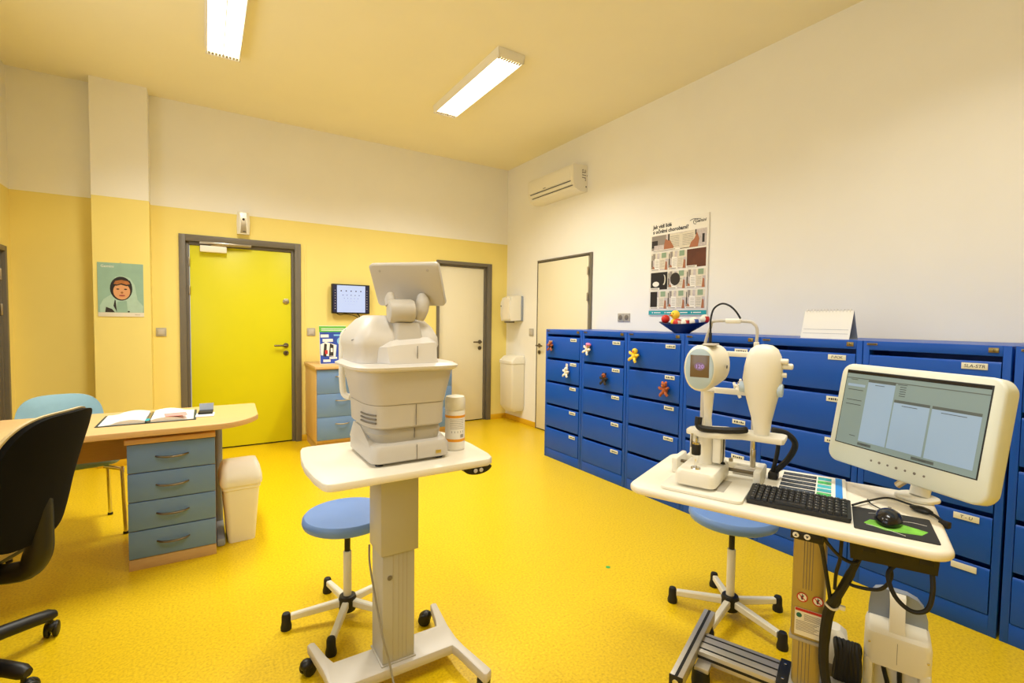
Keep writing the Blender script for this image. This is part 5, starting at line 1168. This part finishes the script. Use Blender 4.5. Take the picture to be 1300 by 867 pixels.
cable('mouse_cable', 'black mouse lead running back towards the monitor stand', [(0.648, 0.18, T2Z+0.016), (0.64, 0.22, T2Z+0.008), (0.618, 0.26, T2Z+0.006), (0.61, 0.30, T2Z+0.006)], 0.002)
cable('keyboard_cable', 'black keyboard lead arching to the adapter by the monitor', [(0.572, 0.20, T2Z+0.010), (0.61, 0.27, T2Z+0.010), (0.66, 0.32, T2Z+0.016), (0.71, 0.315, T2Z+0.010), (0.735, 0.30, T2Z+0.010)], 0.003)
r = thing('cable_adapter', 'flat black cable adapter lying below the monitor', 'adapter', tw(0.735, 0.285, T2Z), TR-0.6)
MB().ball((0, 0, 0.009), 0.03, 0.016, 0.009).build('case', 'black_plastic', r)
b = MB(); b.tube([(0.02, -0.004, 0.009), (0.042, -0.012, 0.008), (0.06, -0.02, 0.004)], 0.004, 6, smooth_n=4); b.build('lead', 'black_rubber', r)
MB().box(0.058, 0.082, -0.032, -0.014, -0.012, 0.006, 0.003).build('plug', 'black_rubber', r)

# monitor
mu, mv, mz = 0.686, 0.30, 1.009
yaw, tilt = math.radians(-109.688), math.radians(9.816)
a_ = Vector((math.cos(yaw), math.sin(yaw), 0)); n_ = Vector((math.sin(yaw), -math.cos(yaw), 0)); u_ = Vector((0, 0, 1))*math.cos(tilt)-n_*math.sin(tilt); nn_ = a_.cross(u_)
r = thing('computer_monitor', 'white computer monitor showing patient software on slit lamp table', 'monitor', tw(0.735, 0.415, T2Z), yaw)
Rz = Matrix.Rotation(-yaw, 3, 'Z')
base = Vector(tw(0.735, 0.415, T2Z))
mc = Rz @ (Vector(tw(mu, mv, mz))-base)
MWd, MHt = 0.464, 0.330
b = MB(); o_ = rrect(-MWd/2, MWd/2, -MHt/2, MHt/2, 0.036, 7)
b.loft([[(x*kx, yy, z*kz) for x, z in o_] for yy, kx, kz in ((-0.0, 0.975, 0.965), (0.003, 0.993, 0.99), (0.008, 1.0, 1.0), (0.040, 1.0, 1.0), (0.050, 0.985, 0.98), (0.056, 0.93, 0.91))])
sh = b.build('shell', 'monitor_shell', r, mc, (-tilt, 0, 0))
S0, S1, B0, B1 = -MWd/2+0.026, MWd/2-0.03, -MHt/2+0.066, MHt/2-0.024
MB().box(S0-0.003, S1+0.003, -0.0012, 0.004, B0-0.003, B1+0.003, 0.0008).build('screen_bezel', 'black_plastic', sh)
SWd, SHt = S1-S0, B1-B0
def sr(b, x0, x1, z0, z1, y, m): b.rect(S0+SWd*x0, S0+SWd*x1, B0+SHt*z0, B0+SHt*z1, y, m)
b = MB(); y0 = -0.0016
sr(b, 0, 1, 0, 1, y0, 0)
sr(b, 0, 1, 0.965, 1.0, y0-0.0003, 3); sr(b, 0, 1, 0.90, 0.91, y0-0.0003, 2)
for x0, x1, z0, z1 in ((0.19, 0.405, 0.075, 0.87), (0.415, 0.665, 0.075, 0.66), (0.68, 0.975, 0.075, 0.66)):
    sr(b, x0, x1, z0, z1, y0-0.0003, 1); sr(b, x0, x1, z1, z1+0.035, y0-0.0003, 2); sr(b, x0+0.06, x1-0.08, z1-0.035, z1-0.028, y0-0.0006, 4)
for z in (0.74, 0.60, 0.54): sr(b, 0.03, 0.16, z, z+0.008, y0-0.0003, 4)
sr(b, 0.02, 0.17, 0.79, 0.825, y0-0.0003, 1); sr(b, 0.04, 0.10, 0.88, 0.888, y0-0.0003, 4); sr(b, 0.11, 0.16, 0.12, 0.128, y0-0.0003, 4)
for k in range(5): sr(b, 0.44, 0.485, 0.745+0.028*k, 0.753+0.028*k, y0-0.0003, 4)
sr(b, 0.42, 0.49, 0.885, 0.892, y0-0.0003, 4)
sr(b, 0.60, 0.75, 0.02, 0.055, y0-0.0003, 2); sr(b, 0.19, 0.30, 0.02, 0.055, y0-0.0003, 2); sr(b, 0.65, 0.70, 0.032, 0.04, y0-0.0006, 4); sr(b, 0.22, 0.27, 0.032, 0.04, y0-0.0006, 4)
b.build('screen', ['screen_grey', 'screen_pale', 'screen_bar', 'screen_black', 'screen_text'], sh)
for k in range(7): MB().rod((-0.075+0.026*k, 0.0012, -MHt/2+0.034), (-0.075+0.026*k, -0.0008, -MHt/2+0.034), 0.0042 if k % 2 else 0.0034, 10).build('touch_button', 'plastic_dark', sh)
b = MB(); b.plate(rrect(-0.055, 0.05, -0.045, 0.055, 0.04, 6), 0.0, 0.012, 0.005); b.build('stand_foot', 'plastic_cream', r)
mb_ = mc+Vector((0, 0.05, -0.02))
b = MB(); b.tube([(0.0, 0.01, 0.012), (0.0, 0.02, 0.05), (0, 0.04, 0.10), tuple(mb_+Vector((-mc.x, 0.02, -0.05))), tuple(mb_+Vector((-mc.x, 0.0, 0.0)))], [0.026]*5+[0.024]*5+[0.022]*5+[0.03]*5+[0.03], 12, smooth_n=5); b.build('stand_neck', 'plastic_cream', r)
b = MB(); b.tube([(-0.10, 0.05, 0.008), (-0.06, 0.055, 0.05), (-0.03, 0.06, 0.09)], 0.011, 8); b.build('stand_strut', 'metal', r)
MB().box(0.02, 0.03, 0.0, 0.01, 0.09, 0.13, 0.002).build('stand_latch', 'print_white', r)
# small sticker on the floor
tag(MB().lathe([(0.012, 0.0), (0.012, 0.0012), (0.006, 0.0014)], (0, 0, 0), 12).build('floor_sticker', 'sticker_green', None, (1.79, 1.829, 0)), 'tiny green dot sticker on the yellow floor', 'sticker')
